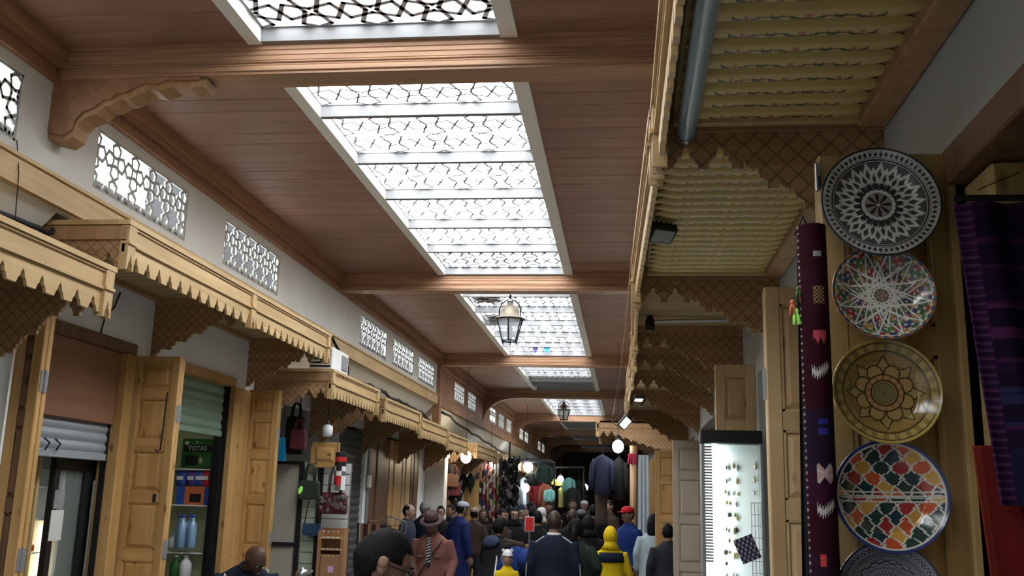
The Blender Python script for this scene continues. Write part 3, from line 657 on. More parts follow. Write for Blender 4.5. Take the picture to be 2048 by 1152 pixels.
def handbag(label,c,w,h,mt,dz=.12,flap=None,strap_mt=None,frill=None,yd=.08,group=None,strap_len=None):
    t=thing('handbag',label,'bag',c,group=group)
    P=[(-w*.5,0),(-w*.47,h*.85),(-w*.4,h),(w*.4,h),(w*.47,h*.85),(w*.5,0),(w*.45,-.02),(-w*.45,-.02)]
    if flap=='round': P=[(-w*.46,h),(w*.46,h),(w*.5,h*.5),(w*.44,h*.2),(w*.28,.03),(0,0),(-w*.28,.03),(-w*.44,h*.2),(-w*.5,h*.5)]
    mb=MB(); n=len(P); vs=[]
    for k,s in ((-yd/2,.9),(-yd*.35,1),(yd*.35,1),(yd/2,.9)): vs+=[(a*s,k,h/2+(b-h/2)*s) for a,b in P]
    fs=[tuple(range(n)),tuple(range(4*n-1,3*n-1,-1))]
    for r in range(3): fs+=[(r*n+i,r*n+(i+1)%n,(r+1)*n+(i+1)%n,(r+1)*n+i) for i in range(n)]
    mb.add(vs,fs); mb.build('body',mt,t,False,True)
    L=strap_len or dz; sm=strap_mt or mt
    if strap_len: MB().tube([(-w*.42,0,h*.95),(-w*.3,0,h+L*.4),(-w*.06,0,h+L),(w*.06,0,h+L),(w*.3,0,h+L*.4),(w*.42,0,h*.95)],.006,6).build('strap',sm,t,True,True)
    else:
        for y in (-yd*.3,yd*.3): MB().tube([(-w*.22,y,h),(-w*.2,y,h+L*.6),(-w*.1,y,h+L*.95),(w*.1,y,h+L*.95),(w*.2,y,h+L*.6),(w*.22,y,h)],.009,8).build('handle',sm,t,True,True)
    if flap=='round':
        MB().prism([(-w*.46,h),(w*.46,h),(w*.44,h*.55),(w*.25,h*.36),(0,h*.3),(-w*.25,h*.36),(-w*.44,h*.55)],lambda a,b,k:(a,-yd/2-.012+k,b),.01).build('flap',mt,t,False,True)
    if frill:
        rng=random.Random(3)
        for i in range(frill):
            a=rng.uniform(-w*.46,w*.46); b=rng.uniform(.01,h*.8); q=MB()
            q.ell((a,-yd/2-.008,b),.02,.012,.026,8,5,Matrix.Rotation(rng.uniform(-1,1),3,'Y')); q.build('tassel_leaf',strap_mt if i%3 else mt,t,True,True)
    return t
plain('lea_green',(.035,.045,.035),.4); plain('lea_blue',(.035,.085,.17),.5); plain('lea_wine',(.10,.02,.03),.45); plain('lea_grey',(.12,.10,.10),.5); plain('lea_black',(.012,.012,.013),.4); plain('lea_brown',(.12,.055,.03),.45); plain('lea_tan',(.34,.18,.09),.5)
p=at_y(616,995,YD-.12); hb=handbag('dark green handbag with a lime tag on the slatted display',(p.x,YD-.1,p.z),.22,.17,'lea_green',dz=.17)
MB().ell((-.075,-.05,.07),.022,.006,.042,10,6,Matrix.Rotation(.35,3,'Y')).build('tag',emit('lime',(.30,.75,.12),.25),hb,True,True)  # lime material glows faintly, though tag and tassel are no lamps
p=at_y(618,1077,YD-.12); handbag('small blue saddle bag on a long thin strap',(p.x,YD-.06,p.z),.185,.145,'lea_blue',flap='round',yd=.05,strap_len=.42,strap_mt='lea_brown')
p=at_y(667,1024,YD-.2); hb=handbag('wine-coloured fringed basket bag with black handles',(p.x,YD-.2,p.z),.27,.19,'lea_wine',dz=.26,strap_mt='lea_grey',frill=46); MB().tube([(0,0,.43),(0,0,EYE+1.12-p.z)],.003,5).build('cord','cable',hb,False,True)
# patchwork tube hanging
p=at_y(683,905,YD-.25); q=at_y(683,980,YD-.25)
pt=thing('patchwork_cushion','hanging red white and black patchwork tube beside the shutter','cushion',(p.x,YD-.25,q.z)); H=p.z-q.z; rng=random.Random(5)
seq=[['pk_black'],['pk_red'],['pk_black'],['pk_white','lea_grey','pk_white','pk_black'],['pk_white','lea_grey','lea_grey','pk_black'],['pk_red','pk_white','pk_red'],['pk_black','pk_red','pk_white'],['pk_white','lea_grey']]
for i,row in enumerate(seq):
    n=12; zt=H*(1-i/8); zb=H*(1-(i+1)/8)
    for k in range(n):
        a0=2*math.pi*k/n;a1=2*math.pi*(k+1)/n; r=.058
        mb=MB(); mb.add([(r*math.cos(a0),r*math.sin(a0),zb),(r*math.cos(a1),r*math.sin(a1),zb),(r*math.cos(a1),r*math.sin(a1),zt),(r*math.cos(a0),r*math.sin(a0),zt)],[(0,1,2,3)])
        mb.build('patch',row[(k//2+i)%len(row)],pt,False,True)
MB().lathe([(.05,-.003),(.05,0)],12).build('base','pk_black',pt,False,True); MB().lathe([(.057,H-.002),(.02,H+.004)],12).build('base','lea_grey',pt,False,True); MB().tube([(0,0,H),(0,0,H+.32)],.003,5).build('cord','cable',pt,False,True)
# carved letter rack / small wooden dresser
x0,x1,z0,z1=rect(637,1056,684,1152,YD-.18)
dr=thing('wooden_dresser','small light wood dresser with inlaid edges below the fringed bag','dresser',((x0+x1)/2,YD-.1,.3)); W_=x1-x0; y0,y1=YD-.18,YD-.02
mb=MB(); mb.box(x0,x0+.035,y0,y1,.3,z1-.02); mb.box(x1-.035,x1,y0,y1,.3,z1-.02); mb.box(x0,x1,y1-.02,y1,.3,z1); mb.box(x0,x1,y0,y1,.3,.33); mb.build('case','lea_tan',dr)
mb=MB(); mb.box(x0+.02,x1-.02,y0-.005,y1,z1-.10,z1-.085); mb.box(x0+.02,x1-.02,y0-.005,y1,z1-.21,z1-.195); mb.build('shelf','canopy_wood',dr)
MB().rbox(x0+.04,x1-.04,y0,y0+.015,.36,z1-.25,.004).build('door','lea_tan',dr)
for z in (z1-.035,z1-.095,z1-.2):
    for i in range(4): MB().rbox(x0+.05+i*(W_-.11)/3.3,x0+.068+i*(W_-.11)/3.3,y0-.012,y0-.004,z,z+.01,.002).build('inlay','pk_white',dr)
for i in range(3): MB().prism([(0,0),(.03,0),(.015,-.035)],lambda a,b,k:(x0+.07+i*.04+a,y0-.006+k,z1-.25+b),.006).build('inlay','canopy_wood',dr)
plain('sticker',(.55,.35,.62),.7); MB().box(x0+W_*.45,x0+W_*.65,y0-.004,y0,z1-.42,z1-.36).build('sticker','sticker',dr)
# blue cloth and dark bags hanging under canopy 3
def cloth(label,c,w,h,mt,folds=5,amp=.02,name='hanging_cloth',cat='cloth',rz=0,taper=.6,group=None):
    t=thing(name,label,cat,c,rz,group=group); nx,nz=24,12; vs=[];fs=[]
    for s in (0,1):
        for i in range(nx+1):
            for j in range(nz+1):
                u,v=i/nx,j/nz; ww=w*(taper+(1-taper)*(1-v)); vs.append(((u-.5)*ww,amp*math.sin(u*folds*2*math.pi)*(1.1-v)+s*.006,h*v))
    n=(nx+1)*(nz+1)
    for s in (0,1):
        for i in range(nx):
            for j in range(nz): a=s*n+i*(nz+1)+j; fs.append((a,a+nz+1,a+nz+2,a+1))
    mb=MB(); mb.add(vs,fs); mb.build('fabric',mt,t,True,True); MB().tube([(-.02,0,h),(0,0,h+.05),(.02,0,h)],.004,5).build('hanger_loop','cable',t,True,True); return t
p=at_y(562,922,9.5); q=at_y(560,874,9.5); hb=cloth('bright blue cloth hanging beside the knotty pine door',(p.x,9.5,p.z),.10,q.z-p.z,'pk_cyan',taper=.5); MB().tube([(0,0,q.z-p.z+.04),(0,0,EYE+1.12-p.z)],.003,5).build('cord','cable',hb,False,True)
p=at_y(597,905,9.6); hb=handbag('big dark leather bag hanging highest under the canopy',(p.x-.05,9.6,p.z),.2,.36,'lea_black',dz=.14); MB().tube([(0,0,.49),(0,0,EYE+1.12-p.z)],.003,5).build('cord','cable',hb,False,True)
p=at_y(596,895,9.45); hb=handbag('plum leather bag hanging under the white lamp cup',(p.x,9.45,p.z),.16,.18,'lea_wine',dz=.1); MB().tube([(0,0,.27),(0,0,EYE+1.12-p.z)],.003,5).build('cord','cable',hb,False,True)
for i,(px,py) in enumerate(((598,850),(655,862))):
    p=at_y(px,py,9.7); t=thing('white_pot',('white hanging cup above the plum bag','white hanging cup above the small panel door')[i],'cup',(p.x,9.7,p.z-.06))
    MB().lathe([(.03,0),(.05,.01),(.055,.06),(.05,.11),(.02,.125)],14).build('body','pk_white',t,True,True); MB().lathe([(.021,.12),(.012,.16),(.02,.17)],10).build('neck','lea_grey',t,True,True); MB().tube([(0,0,.17),(0,0,EYE+1.13-p.z+.06)],.003,5).build('cord','cable',t,False,True)
# closed dark shutter and conduit, timber shutters
shutter('closed dark grey roller shutter right of the handbags',XL-.05,11.95,13.35,.1,2.5,.1,'shutter_dark')
cn=MB().tube([(XL+.02,13.45,0),(XL+.02,13.45,2.4)],.02,8).build('conduit','grey_metal'); tag(cn,'grey conduit with a switch box beside the dark shutter','pipe')
sb=MB().rbox(XL+.02,XL+.06,13.38,13.50,EYE+.1,EYE+.27,.006).build('switch_box','white_paint'); tag(sb,'small white switch box on the conduit','switch')
for i,(y0,y1,mt) in enumerate(((13.62,14.75,'dark_wood'),(14.8,15.65,'door_wood'),(15.7,16.3,'pale_door'),(16.34,16.9,'dark_wood'))):
    t=thing('timber_shutter',('dark timber door right of the grey shutter','golden plank door behind the man with a moustache','pale plank door second from the white pillar','brown timber door next to the white pillar')[i],'door',(XL-.03,(y0+y1)/2,0),group='timber shutters of the closed shop')
    n=3; w=(y1-y0)/n
    for k in range(n): MB().rbox(XL-.06,XL-.01+.012*(k%2),y0+k*w+.004,y0+(k+1)*w-.004,.02,2.5,.006).build('plank',mt,t)
    MB().rbox(XL-.01,XL+.012,y0+.06,y1-.06,1.2,1.3,.004).build('ledge',mt,t)
t=thing('pillar','white painted pillar left of the leather bags','pillar',(-3.4,17.55,0)); MB().rbox(XL,-3.22,17.45,17.75,0,2.35,.01).build('shaft','plaster',t); MB().rbox(XL,-3.2,17.42,17.78,2.35,2.45,.01).build('cap','plaster',t)
# air conditioner on canopy 3
zt=EYE+1.18; a=at_y(668,748,9.35)
ac=thing('air_conditioner','white air conditioner unit on top of the left canopy','air conditioner',(-3.0,9.5,zt))
MB().rbox(-3.10,-2.86,9.2,9.75,zt+.012,zt+.24,.012).build('casing','white_paint',ac)
for i in range(5): MB().box(-3.08,-2.88,9.192,9.202,zt+.04+i*.037,zt+.058+i*.037).build('louvre','dark_metal',ac)
MB().rbox(-2.862,-2.852,9.5,9.7,zt+.05,zt+.2,.003).build('fan_grille','grey_metal',ac)
for yy in (9.25,9.65): MB().box(-3.08,-2.88,yy,yy+.04,zt,zt+.014).build('foot','dark_metal',ac)
# cables
def cable(label,pts,r=.012,name='cable',fuzz=0):
    if fuzz:
        rng=random.Random(len(pts)); P=[]
        for a,b in zip(pts[:-1],pts[1:]):
            for k in range(4): P.append(Vector(a).lerp(Vector(b),k/4)+Vector((rng.uniform(-1,1),rng.uniform(-1,1),rng.uniform(-1,1)))*fuzz)
        P.append(Vector(pts[-1])); pts=P
    o=MB().tube(pts,r,6).build(name,'cable',smooth=True); return tag(o,label,'cable')
cable('thick black cable dropping down to the air conditioner',[(XU+.05,10.05,EYE+1.66),(XU+.07,10.1,EYE+1.60),(XU+.09,10.3,EYE+1.5),(XU+.1,10.55,EYE+1.40),(XU+.12,10.5,EYE+1.30),(-3.05,10.2,EYE+1.22)],.018)
cable('knotted black cable bundle running above the left canopies',[(-3.1,9.8,EYE+1.27),(-3.1,10.8,EYE+1.30),(-3.08,11.8,EYE+1.30),(-3.06,12.6,EYE+1.26),(-3.05,13.6,EYE+1.24),(-3.04,14.6,EYE+1.22),(-3.04,15.6,EYE+1.10),(-3.04,16.0,EYE+1.02)],.022,fuzz=.02)
cable('far black cable bundle running along the dark wall',[(XU+.06,16.5,EYE+1.45),(XU+.06,18,EYE+1.38),(XU+.06,20,EYE+1.30),(XU+.06,22,EYE+1.25),(XU+.06,24,EYE+1.18),(XU+.06,26,EYE+1.15),(XU+.06,30,EYE+1.12),(XU+.06,36,EYE+1.1)],.022,fuzz=.02)
cable('black wires lying on the nearest left canopy',[(-3.45,3.6,EYE+1.40),(-3.35,4.3,EYE+1.42),(-3.3,4.65,EYE+1.42),(-3.25,4.95,EYE+1.40),(-3.28,5.12,EYE+1.50)],.016,fuzz=.008)
cable('thin black wire down the wall above the plywood panel',[(XL+.012,6.38,EYE+1.36),(XL+.012,6.32,EYE+1.24),(XL+.012,6.22,EYE+1.17),(XL+.012,6.18,EYE+1.02)],.006)
cable('thin wire hanging down the upper left wall',[(XU+.008,4.5,EYE+1.78),(XU+.045,4.5,EYE+1.6),(XU+.05,4.52,EYE+1.3)],.003)
# lanterns
plain('lantern_brass',(.26,.22,.17),.5,metal=.3); glass('lantern_glass',(.75,.8,.85),.35,.2)
def lantern(label,x,y,ztop,zbot,mt):
    t=thing('lantern',label,'lantern',(x,y,zbot)); H=ztop-zbot; R=.165
    MB().tube([(0,0,H*.93),(0,0,H)],.012,8).build('stem',mt,t,True,True)
    MB().tube([(R*.72,0,H*.53),(R*.72,0,H*.72),(R*.55,0,H*.83),(0,0,H*.93),(-R*.55,0,H*.83),(-R*.72,0,H*.72),(-R*.72,0,H*.53)],.008,6).build('yoke',mt,t,True,True)
    MB().lathe([(R*1.05,H*.50),(R*1.0,H*.52),(R*.66,H*.56),(R*.62,H*.66),(R*.48,H*.75),(R*.22,H*.80),(R*.2,H*.86),(R*.24,H*.87),(0,H*.88)],24).build('dome','lantern_brass',t,True,True)
    n=6
    for k in range(n):
        a0=2*math.pi*(k+.5)/n;a1=2*math.pi*(k+1.5)/n
        top=[(R*.93*math.cos(a),R*.93*math.sin(a),H*.50) for a in (a0,a1)]; bot=[(R*.52*math.cos(a),R*.52*math.sin(a),H*.06) for a in (a0,a1)]
        mb=MB(); mb.tube([top[0],bot[0]],.008,6); mb.tube([bot[0],bot[1]],.008,6); mb.tube([top[0],top[1]],.01,6); mb.tube([bot[0],(bot[0][0],bot[0][1],0)],.006,5); mb.build('rib',mt,t,False,True)
        nrm=Vector((math.cos((a0+a1)/2),math.sin((a0+a1)/2),0))*.003
        vs=[Vector(bot[0]),Vector(bot[1]),Vector(top[1]),Vector(top[0])]; mb=MB(); mb.add([v-nrm for v in vs]+[v+nrm for v in vs],[(0,1,2,3),(7,6,5,4),(0,4,5,1),(2,6,7,3),(1,5,6,2),(0,3,7,4)]); mb.build('pane','lantern_glass',t,False,True)
    MB().lathe([(.03,H*.08),(.035,H*.3),(.02,H*.38)],10).build('bulb','pk_white',t,True,True)
    return t
a=at_y(1021,590,10.5); b=at_y(1021,688,10.5); lantern('big octagonal hanging lantern below the middle skylight',a.x,10.5,a.z,b.z,'dark_metal')
a=at_y(1128,798,22.0); b=at_y(1128,842,22.0); lantern('small far hanging lantern under the dark arch',a.x,22.0,a.z,b.z,'black')
# pennants under the skylight
for i,(px,py,lab,mt) in enumerate(((1068,697,'dark blue pennant strung under the skylight','pk_purple'),(1091,697,'bright blue pennant strung under the skylight','pk_cyan'))):
    p=at_y(px,py,15.5); MBo=MB().prism([(-.06,.09),(.07,.07),(.06,-.02),(.02,-.08),(-.02,-.01)],lambda a,b,k:(p.x+a,15.5+k,p.z+b),.006).build('pennant',mt); tag(MBo,lab,'pennant')
# ------------------------------------------------------------------ painted soffits on the right
vcol('painted_wood',.55,.3); vcol('ceramic',.16,.5,coat=.6); vcol('textile',.95,.1,bump=.3)
def colour_mesh(name,V,Fq,C,mt,smooth=True):
    me=bpy.data.meshes.new(name); me.from_pydata([tuple(v) for v in V],[],[tuple(f) for f in Fq]); me.update()
    at=me.color_attributes.new('paint','FLOAT_COLOR','POINT'); C4=np.ones((len(V),4),np.float32); C4[:,:3]=np.asarray(C,np.float32); at.data.foreach_set('color',C4.ravel())
    if smooth: me.polygons.foreach_set('use_smooth',[True]*len(me.polygons))
    me.materials.append(M[mt]); return me
def soffit_board(L,w):
    nx,ny=150,14; u=np.linspace(0,1,nx+1); v=np.linspace(-1,1,ny+1); U,Vv=np.meshgrid(u,v,indexing='ij')
    x=U*L; endr=np.clip(np.minimum(x,L-x)/.09,0,1); half=(w/2)*np.sqrt(np.clip(1-(1-endr)**2,0.02,1))
    Y=Vv*half; Z=-.022*np.cos(Vv*math.pi/2)**.8*np.sqrt(endr+.05)
    yy=Y/(w/2); base=np.array([.62,.47,.20]); C=np.tile(base,(nx+1,ny+1,1)); C[np.abs(Vv)>.55]=(.50,.37,.13)
    dk=np.array([.05,.055,.035])
    t=(x-.09)/(L-.18)
    for c,wd,h in ((.13,.085,.42),(.5,.11,.5),(.87,.085,.42)):
        d=np.abs(t-c)/wd; C[(d<1)&(np.abs(yy-h*(1-d**2)*.9)<.19)]=dk; C[(d<.18)&(np.abs(yy)<.2)]=(.45,.18,.12)
    C[(t>.2)&(t<.42)&(np.abs(yy+.02)<.12)]=dk; C[(t>.58)&(t<.8)&(np.abs(yy+.02)<.12)]=dk
    for c in (.31,.69): C[(np.abs(t-c)<.03)&(np.abs(yy-.1)<.3)&(np.abs(np.abs(t-c)*6+yy-.2)<.2)]=dk
    rs=np.random.RandomState(1)
    for k in range(40):
        a=rs.uniform(.02,.98);b=rs.uniform(.2,.5); C[((t-a)**2*36+(yy-b)**2)<.006]=(.35,.22,.14)
    V=np.stack([x,Y,Z],-1).reshape(-1,3); F=[(i*(ny+1)+j,i*(ny+1)+j+1,(i+1)*(ny+1)+j+1,(i+1)*(ny+1)+j) for i in range(nx) for j in range(ny)]
    return colour_mesh('soffit_board',V,F,C.reshape(-1,3),'painted_wood')
plain('soffit_back',(.36,.27,.12),.7)
for cano,ya,yb,xf in [(o,*k) for o in bpy.data.objects if o.get('label','') for k in [{'nearest right canopy with painted wavy soffit boards':(.5,3.12,.16),'right canopy with floodlight, behind the top plate':(3.34,5.35,.12)}.get(o['label'])] if k]:
    w=.098; L=XR-.07-xf-.02; me=soffit_board(L,w*1.02); y=ya+w/2; loc=cano.location
    while y<yb: link('soffit_board',me,cano,(xf+.01-loc.x,y-loc.y,ZR-.075-loc.z)); y+=w
    MB().box(xf,XR-.04,ya-.03,yb+.05,ZR-.07,ZR-.055).build('soffit_back','soffit_back',cano)
    MB().rbox(xf,XR-.03,yb+.0,yb+.03,ZR-.11,ZR-.05,.004).build('soffit_rail','canopy_wood',cano)
    MB().rbox(XR-.10,XR-.005,ya,yb+.03,ZR-.12,ZR-.05,.006).build('soffit_cornice','bracket_plain',cano)
rt=thing('roller_tube','grey-blue awning roller tube along the nearest right canopy','tube',(.19,1.8,ZR-.13)); MB().tube([(.205,.46,ZR-.12),(.205,3.17,ZR-.12)],.032,20).build('tube','pipe_blue',rt,True); MB().tube([(.205,.45,ZR-.12),(.205,.48,ZR-.12)],.036,16).build('end_cap','steel',rt); MB().tube([(.205,3.16,ZR-.12),(.205,3.19,ZR-.12)],.036,16).build('end_cap','steel',rt)
def floodlight(label,p,rot,lit=0,s=1.0):
    t=thing('floodlight',label,'floodlight',p,rot[2]); R=Matrix.Rotation(rot[0],3,'X')@Matrix.Rotation(rot[1],3,'Y')
    def B(mb): mb.v=[tuple(R@Vector(v)*s) for v in mb.v]; return mb
    B(MB().rbox(-.085,.085,-.03,.03,-.06,.06,.012)).build('housing','black',t,False,True)
    for i in range(5): B(MB().box(-.07+.032*i,-.062+.032*i,.03,.05,-.05,.05)).build('fin','black',t,False,True)
    B(MB().rbox(-.066,.066,-.036,-.03,-.042,.042,.003)).build('lens','flood_on' if lit else 'lens_off',t,False,True)
    B(MB().tube([(-.095,0,0),(-.1,.05,.05),(-.1,.05,.1),(.1,.05,.1),(.1,.05,.05),(.095,0,0)],.006,6)).build('bracket','dark_metal',t,False,True)
    return t
plain('lens_off',(.35,.37,.38),.2); emit('flood_on',(1,1,.93),60)
p=at_y(1322,466,4.35); floodlight('black floodlight switched off under the right painted canopy',p,(.9,0,.5),s=.8)
p=at_y(1249,845,11.4); floodlight('tilted lit floodlight at the front of the right canopies',p,(.3,-.9,.35),lit=1,s=.9)
p=at_y(1277,797,9.6); floodlight('small lit floodlight tucked under the fifth right canopy',p,(1.2,0,.2),lit=1,s=.55)
wr=MB().tube([at_y(1345,0,2.4)]+[at_y(1262,520,5.4),at_y(1250,660,7.5),at_y(1238,760,9.6),at_y(1222,850,12)],.003,5).build('light_wire','canopy_wood'); tag(wr,'pale wire strung along the right canopy fronts','wire')
rod=MB().tube([at_y(1292,643,6.9),at_y(1465,640,6.9)],.012,8).build('awning_rod','steel'); tag(rod,'pale horizontal rod under the third right canopy','rod')
sp=at_y(1300,648,6.85); t=thing('spotlight','dark spotlight on the rod under the third right canopy','lamp',sp); MB().lathe([(.02,-.05),(.03,-.045),(.035,.02),(.02,.05),(.008,.1)],12).build('can','black',t,True,True); MB().tube([(0,0,.09),(0,0,.14)],.006,6).build('stem','dark_metal',t,False,True)
# ------------------------------------------------------------------ right doors
folding_door('pine door behind the hanging plates',2.60,XR,.525,EYE+.945,mt='olive_door',rail='olive_door',hinges=False,fr=(0,.2,.46,.72,1))
folding_door('tall pale folded door with long iron hinges, left of the maroon textile',4.05,XR,.575,EYE+.895,mt='pale_door',rail='pale_door',fr=(0,.22,.36,.58,.80,1))
folding_door('knotty panel door above the lit jewellery case',6.62,XR,.60,EYE+.925,mt='pale_door',rail='pale_door',fr=(0,.16,.36,.6,.8,1),hinges=False)
plain('grey_door',(.40,.32,.25),.6,var=.1)
folding_door('greyish panel door left of the lit jewellery case',10.6,XR,.50,EYE+.66,mt='grey_door',rail='grey_door',fr=(0,.16,.36,.57,.78,1),hinges=False)
folding_door('golden folded door with an iron bolt behind the woman in pale blue',12.2,XR,.36,EYE+.63,fr=(0,.16,.36,.57,.78,1))
folding_door('narrow golden door farthest along the right side',14.0,XR,.34,EYE+.6,fr=(0,.16,.36,.57,.78,1))
trimpiece(70,XR-.03,XR+.1,1.0,2.56,2.49,2.585,'dark_wood'); trimpiece(71,XR-.02,XR+.1,2.56,2.598,0,2.585,'olive_door')
trimpiece(72,XR+.02,XR+.13,2.36,2.555,0,2.485,'olive_door')
# ------------------------------------------------------------------ plates
def plate_mesh(R,pat,nr=100,nt=380,deep=.03):
    r=np.linspace(0,1,nr+1)[1:]; th=np.linspace(0,2*math.pi,nt,endpoint=False); Rr,T=np.meshgrid(r,th,indexing='ij')
    prof=np.where(Rr<.62,deep*.25*Rr**2,deep*(.1+.9*((Rr-.62)/.38)**.8)); X=R*Rr*np.cos(T); Z=R*Rr*np.sin(T); Y=-prof
    C=pat(Rr,T); n=nr*nt
    V=np.stack([X,Y,Z],-1).reshape(-1,3); V=np.vstack([[[0,0,0]],V]); Cc=np.vstack([C.reshape(-1,3)[:1],C.reshape(-1,3)])
    # rolled rim and back
    rim=[];rc=[]
    for k,(rr,yy) in enumerate(((1.012,-deep*1.0),(1.014,-deep*.8),(.97,-deep*.5),(.55,.012),(.5,.018))):
        for t_ in th: rim.append((R*rr*math.cos(t_),yy,R*rr*math.sin(t_))); rc.append(pat.rim)
    V=np.vstack([V,np.array(rim)]); Cc=np.vstack([Cc,np.array(rc)])
    F=[(0,1+k,1+(k+1)%nt) for k in range(nt)]
    for i in range(nr-1+5):
        a=1+i*nt; b=a+nt
        for k in range(nt): k2=(k+1)%nt; F.append((a+k,b+k,b+k2,a+k2))
    a=1+(nr+4)*nt; F.append(tuple(a+k for k in range(nt)))
    return colour_mesh('dish',V,[f[::-1] for f in F],Cc,'ceramic')
def tri(x): return np.abs((x%1)-.5)*2      # 0..1..0 triangle, 1 at integer
def P1(r,t):
    w=np.array([.78,.79,.77]); k=np.array([.02,.023,.028]); g=np.array([.085,.09,.095]); C=np.tile(k,r.shape+(1,)); n=20
    C[(r<.78)]=g; hat=(np.sin(r*150)*np.sin(t*190)>.3); C[(r<.78)&hat]=(.14,.145,.15)
    def diamond(n,off,c,hr,hw):
        u=tri(t/(2*math.pi)*n+off); return np.abs(r-c)/hr+(1-u)/hw
    for off,c,hr,hw in ((.5,.50,.20,1.0),(0,.58,.20,.92)):
        d=diamond(18,off,c,hr,hw); C[d<1]=w; C[d<.5]=g; C[(d<.25)]=(.06,.06,.065)
    C[(r<.42)&(tri(t/(2*math.pi)*n)>.55-(.42-r)*2.2)&(r>.26)]=k
    C[(r<.275+.02*tri(t/(2*math.pi)*n))]=w; C[r<.235]=(.3,.3,.3)
    s=tri(t/(2*math.pi)*8); C[(r<.22)&(s>r*3.0)]=k; C[(r<.22)&(s<.35-.5*r)]=w; C[(r<.22)&(s<.16)]=(.25,.13,.11); C[r<.025]=w
    C[(r>.78)&(r<.80)]=w; C[(r>.80)&(r<.825)]=k; C[(r>.825)&(r<.84)]=w
    b=(r>.84)&(r<.965); C[b]=(.55,.56,.56); dd=np.abs(r-.90)/.05+(1-tri(t/(2*math.pi)*62))/.75; C[b&(dd<1)]=k; C[b&((tri(t/(2*math.pi)*124)>.86))&(np.abs(r-.9)>.035)]=k
    C[(r>.965)&(r<.98)]=w; C[r>.98]=k
    return C
P1.rim=(.03,.035,.05)
def P2(r,t):
    x=r*np.cos(t); y=r*np.sin(t); cr=np.array([.78,.77,.68]); C=np.tile(np.array([.06,.13,.10]),r.shape+(1,))
    rs=[(.10,.20,.08),(.42,.05,.04),(.05,.07,.16),(.45,.25,.08),(.05,.12,.08)]
    cell=((np.floor(r*7)+np.floor(t/(2*math.pi)*24+.5*np.floor(r*7)))%5).astype(int)
    for i,c in enumerate(rs): C[cell==i]=c
    C[(np.sin(r*46+1)*np.sin(t*24)>.55)]=cr; C[(np.sin(r*46+1)*np.sin(t*24)>.86)]=(.3,.06,.05)
    ln=np.zeros(r.shape,bool); edge=np.zeros(r.shape,bool)
    for n,m,rad in ((12,5,.93),(10,4,.72),(8,3,.42)):
        dist=rad*math.cos(math.pi*m/n)
        for k in range(n):
            a=2*math.pi*(k+.5*(rad<.9))/n; d=np.abs(x*math.cos(a)+y*math.sin(a)-dist); inr=(r<rad)
            edge|=(d<.026)&inr; ln|=(d<.016)&inr
    C[edge]=(.03,.05,.07); C[ln]=cr
    C[r>.93]=(.10,.17,.08); C[(r>.93)&(tri(t/(2*math.pi)*36)>.6)]=cr; C[(r>.955)]=(.35,.12,.06); C[(r>.955)&(tri(t/(2*math.pi)*30)>.5)]=(.05,.1,.15); C[(r>.925)&(r<.94)]=cr
    return C
P2.rim=(.25,.12,.07)
def P3(r,t):
    C=np.tile(np.array([.30,.19,.05]),r.shape+(1,)); dk=np.array([.05,.035,.012]); lt=np.array([.42,.28,.07])
    C[(np.sin(r*60)*np.sin(t*26+r*20)>.25)&(r<.76)]=(.20,.16,.06); C[(np.sin(r*60+1)*np.sin(t*18)>.7)&(r<.76)]=(.36,.14,.06)
    def petals(n,off,rad,amp,wd):
        f=rad+amp*np.abs(np.cos((t-off)*n/2)); return np.abs(r-f)<wd, r<f
    l,i=petals(8,0,.60,.12,.018); pt=.50+.22*(tri(t/(2*math.pi)*8+0.06))**2; L=np.abs(r-pt)<.02
    C[r<pt]=(.34,.25,.09); C[L]=dk
    for k in range(8):
        a=2*math.pi*(k+.45)/8; d=np.hypot(r*np.cos(t)-.42*math.cos(a),r*np.sin(t)-.42*math.sin(a)); C[d<.145]=(.38,.24,.09); C[np.abs(d-.145)<.014]=dk
    C[r<.36]=(.33,.15,.06); C[(r<.36)&(tri(t/(2*math.pi)*14)>.5)]=(.40,.24,.09); C[np.abs(r-.36)<.012]=dk; C[r<.25]=(.25,.17,.06); C[np.abs(r-.25)<.012]=dk; C[r<.19]=(.17,.15,.06); C[np.abs(r-.19)<.008]=dk; C[r<.012]=dk
    C[(r>.765)]=(.36,.25,.07); C[np.abs(r-.80)<.012]=dk; C[np.abs(r-.77)<.006]=dk
    b=(r>.83)&(r<.94); C[b]=(.40,.29,.09); C[b&(tri(t/(2*math.pi)*26)>.5)]=(.25,.17,.05); C[np.abs(r-.945)<.008]=dk; C[r>.97]=(.45,.33,.08)
    return C
P3.rim=(.30,.22,.05)
def P4(r,t):
    x=r*np.cos(t); y=r*np.sin(t); w=np.array([.62,.62,.56]); C=np.tile(np.array([.02,.05,.045]),r.shape+(1,))
    sg=np.sign(y+1e-6); xb=x+.10*np.sin(3.2*y)*sg; u=(xb*2.9+np.abs(y)*2.9); v=(xb*2.9-np.abs(y)*2.9)
    iu=np.floor(u).astype(int); iv=np.floor(v).astype(int); pal=[(.02,.05,.045),(.50,.09,.03),(.33,.03,.03),(.02,.045,.035),(.55,.30,.06),(.015,.04,.05)]
    idx=(iu*2+iv*3+(y>0)*1)%6
    for i,c in enumerate(pal): C[idx==i]=c
    zz=.06*np.sign(np.sin(y*30)); du=np.abs(((u+zz+.5)%1)-.5); dv=np.abs(((v-zz+.5)%1)-.5); C[(du<.055)|(dv<.055)]=w
    for o in (0,.5):
        q=np.abs(np.abs(y)-.05-.035*np.sign(np.sin(x*12+o*2*math.pi)))<.014; C[q]=w
    C[r>.925]=w; C[r>.955]=(.03,.045,.16)
    return C
P4.rim=(.03,.045,.16)
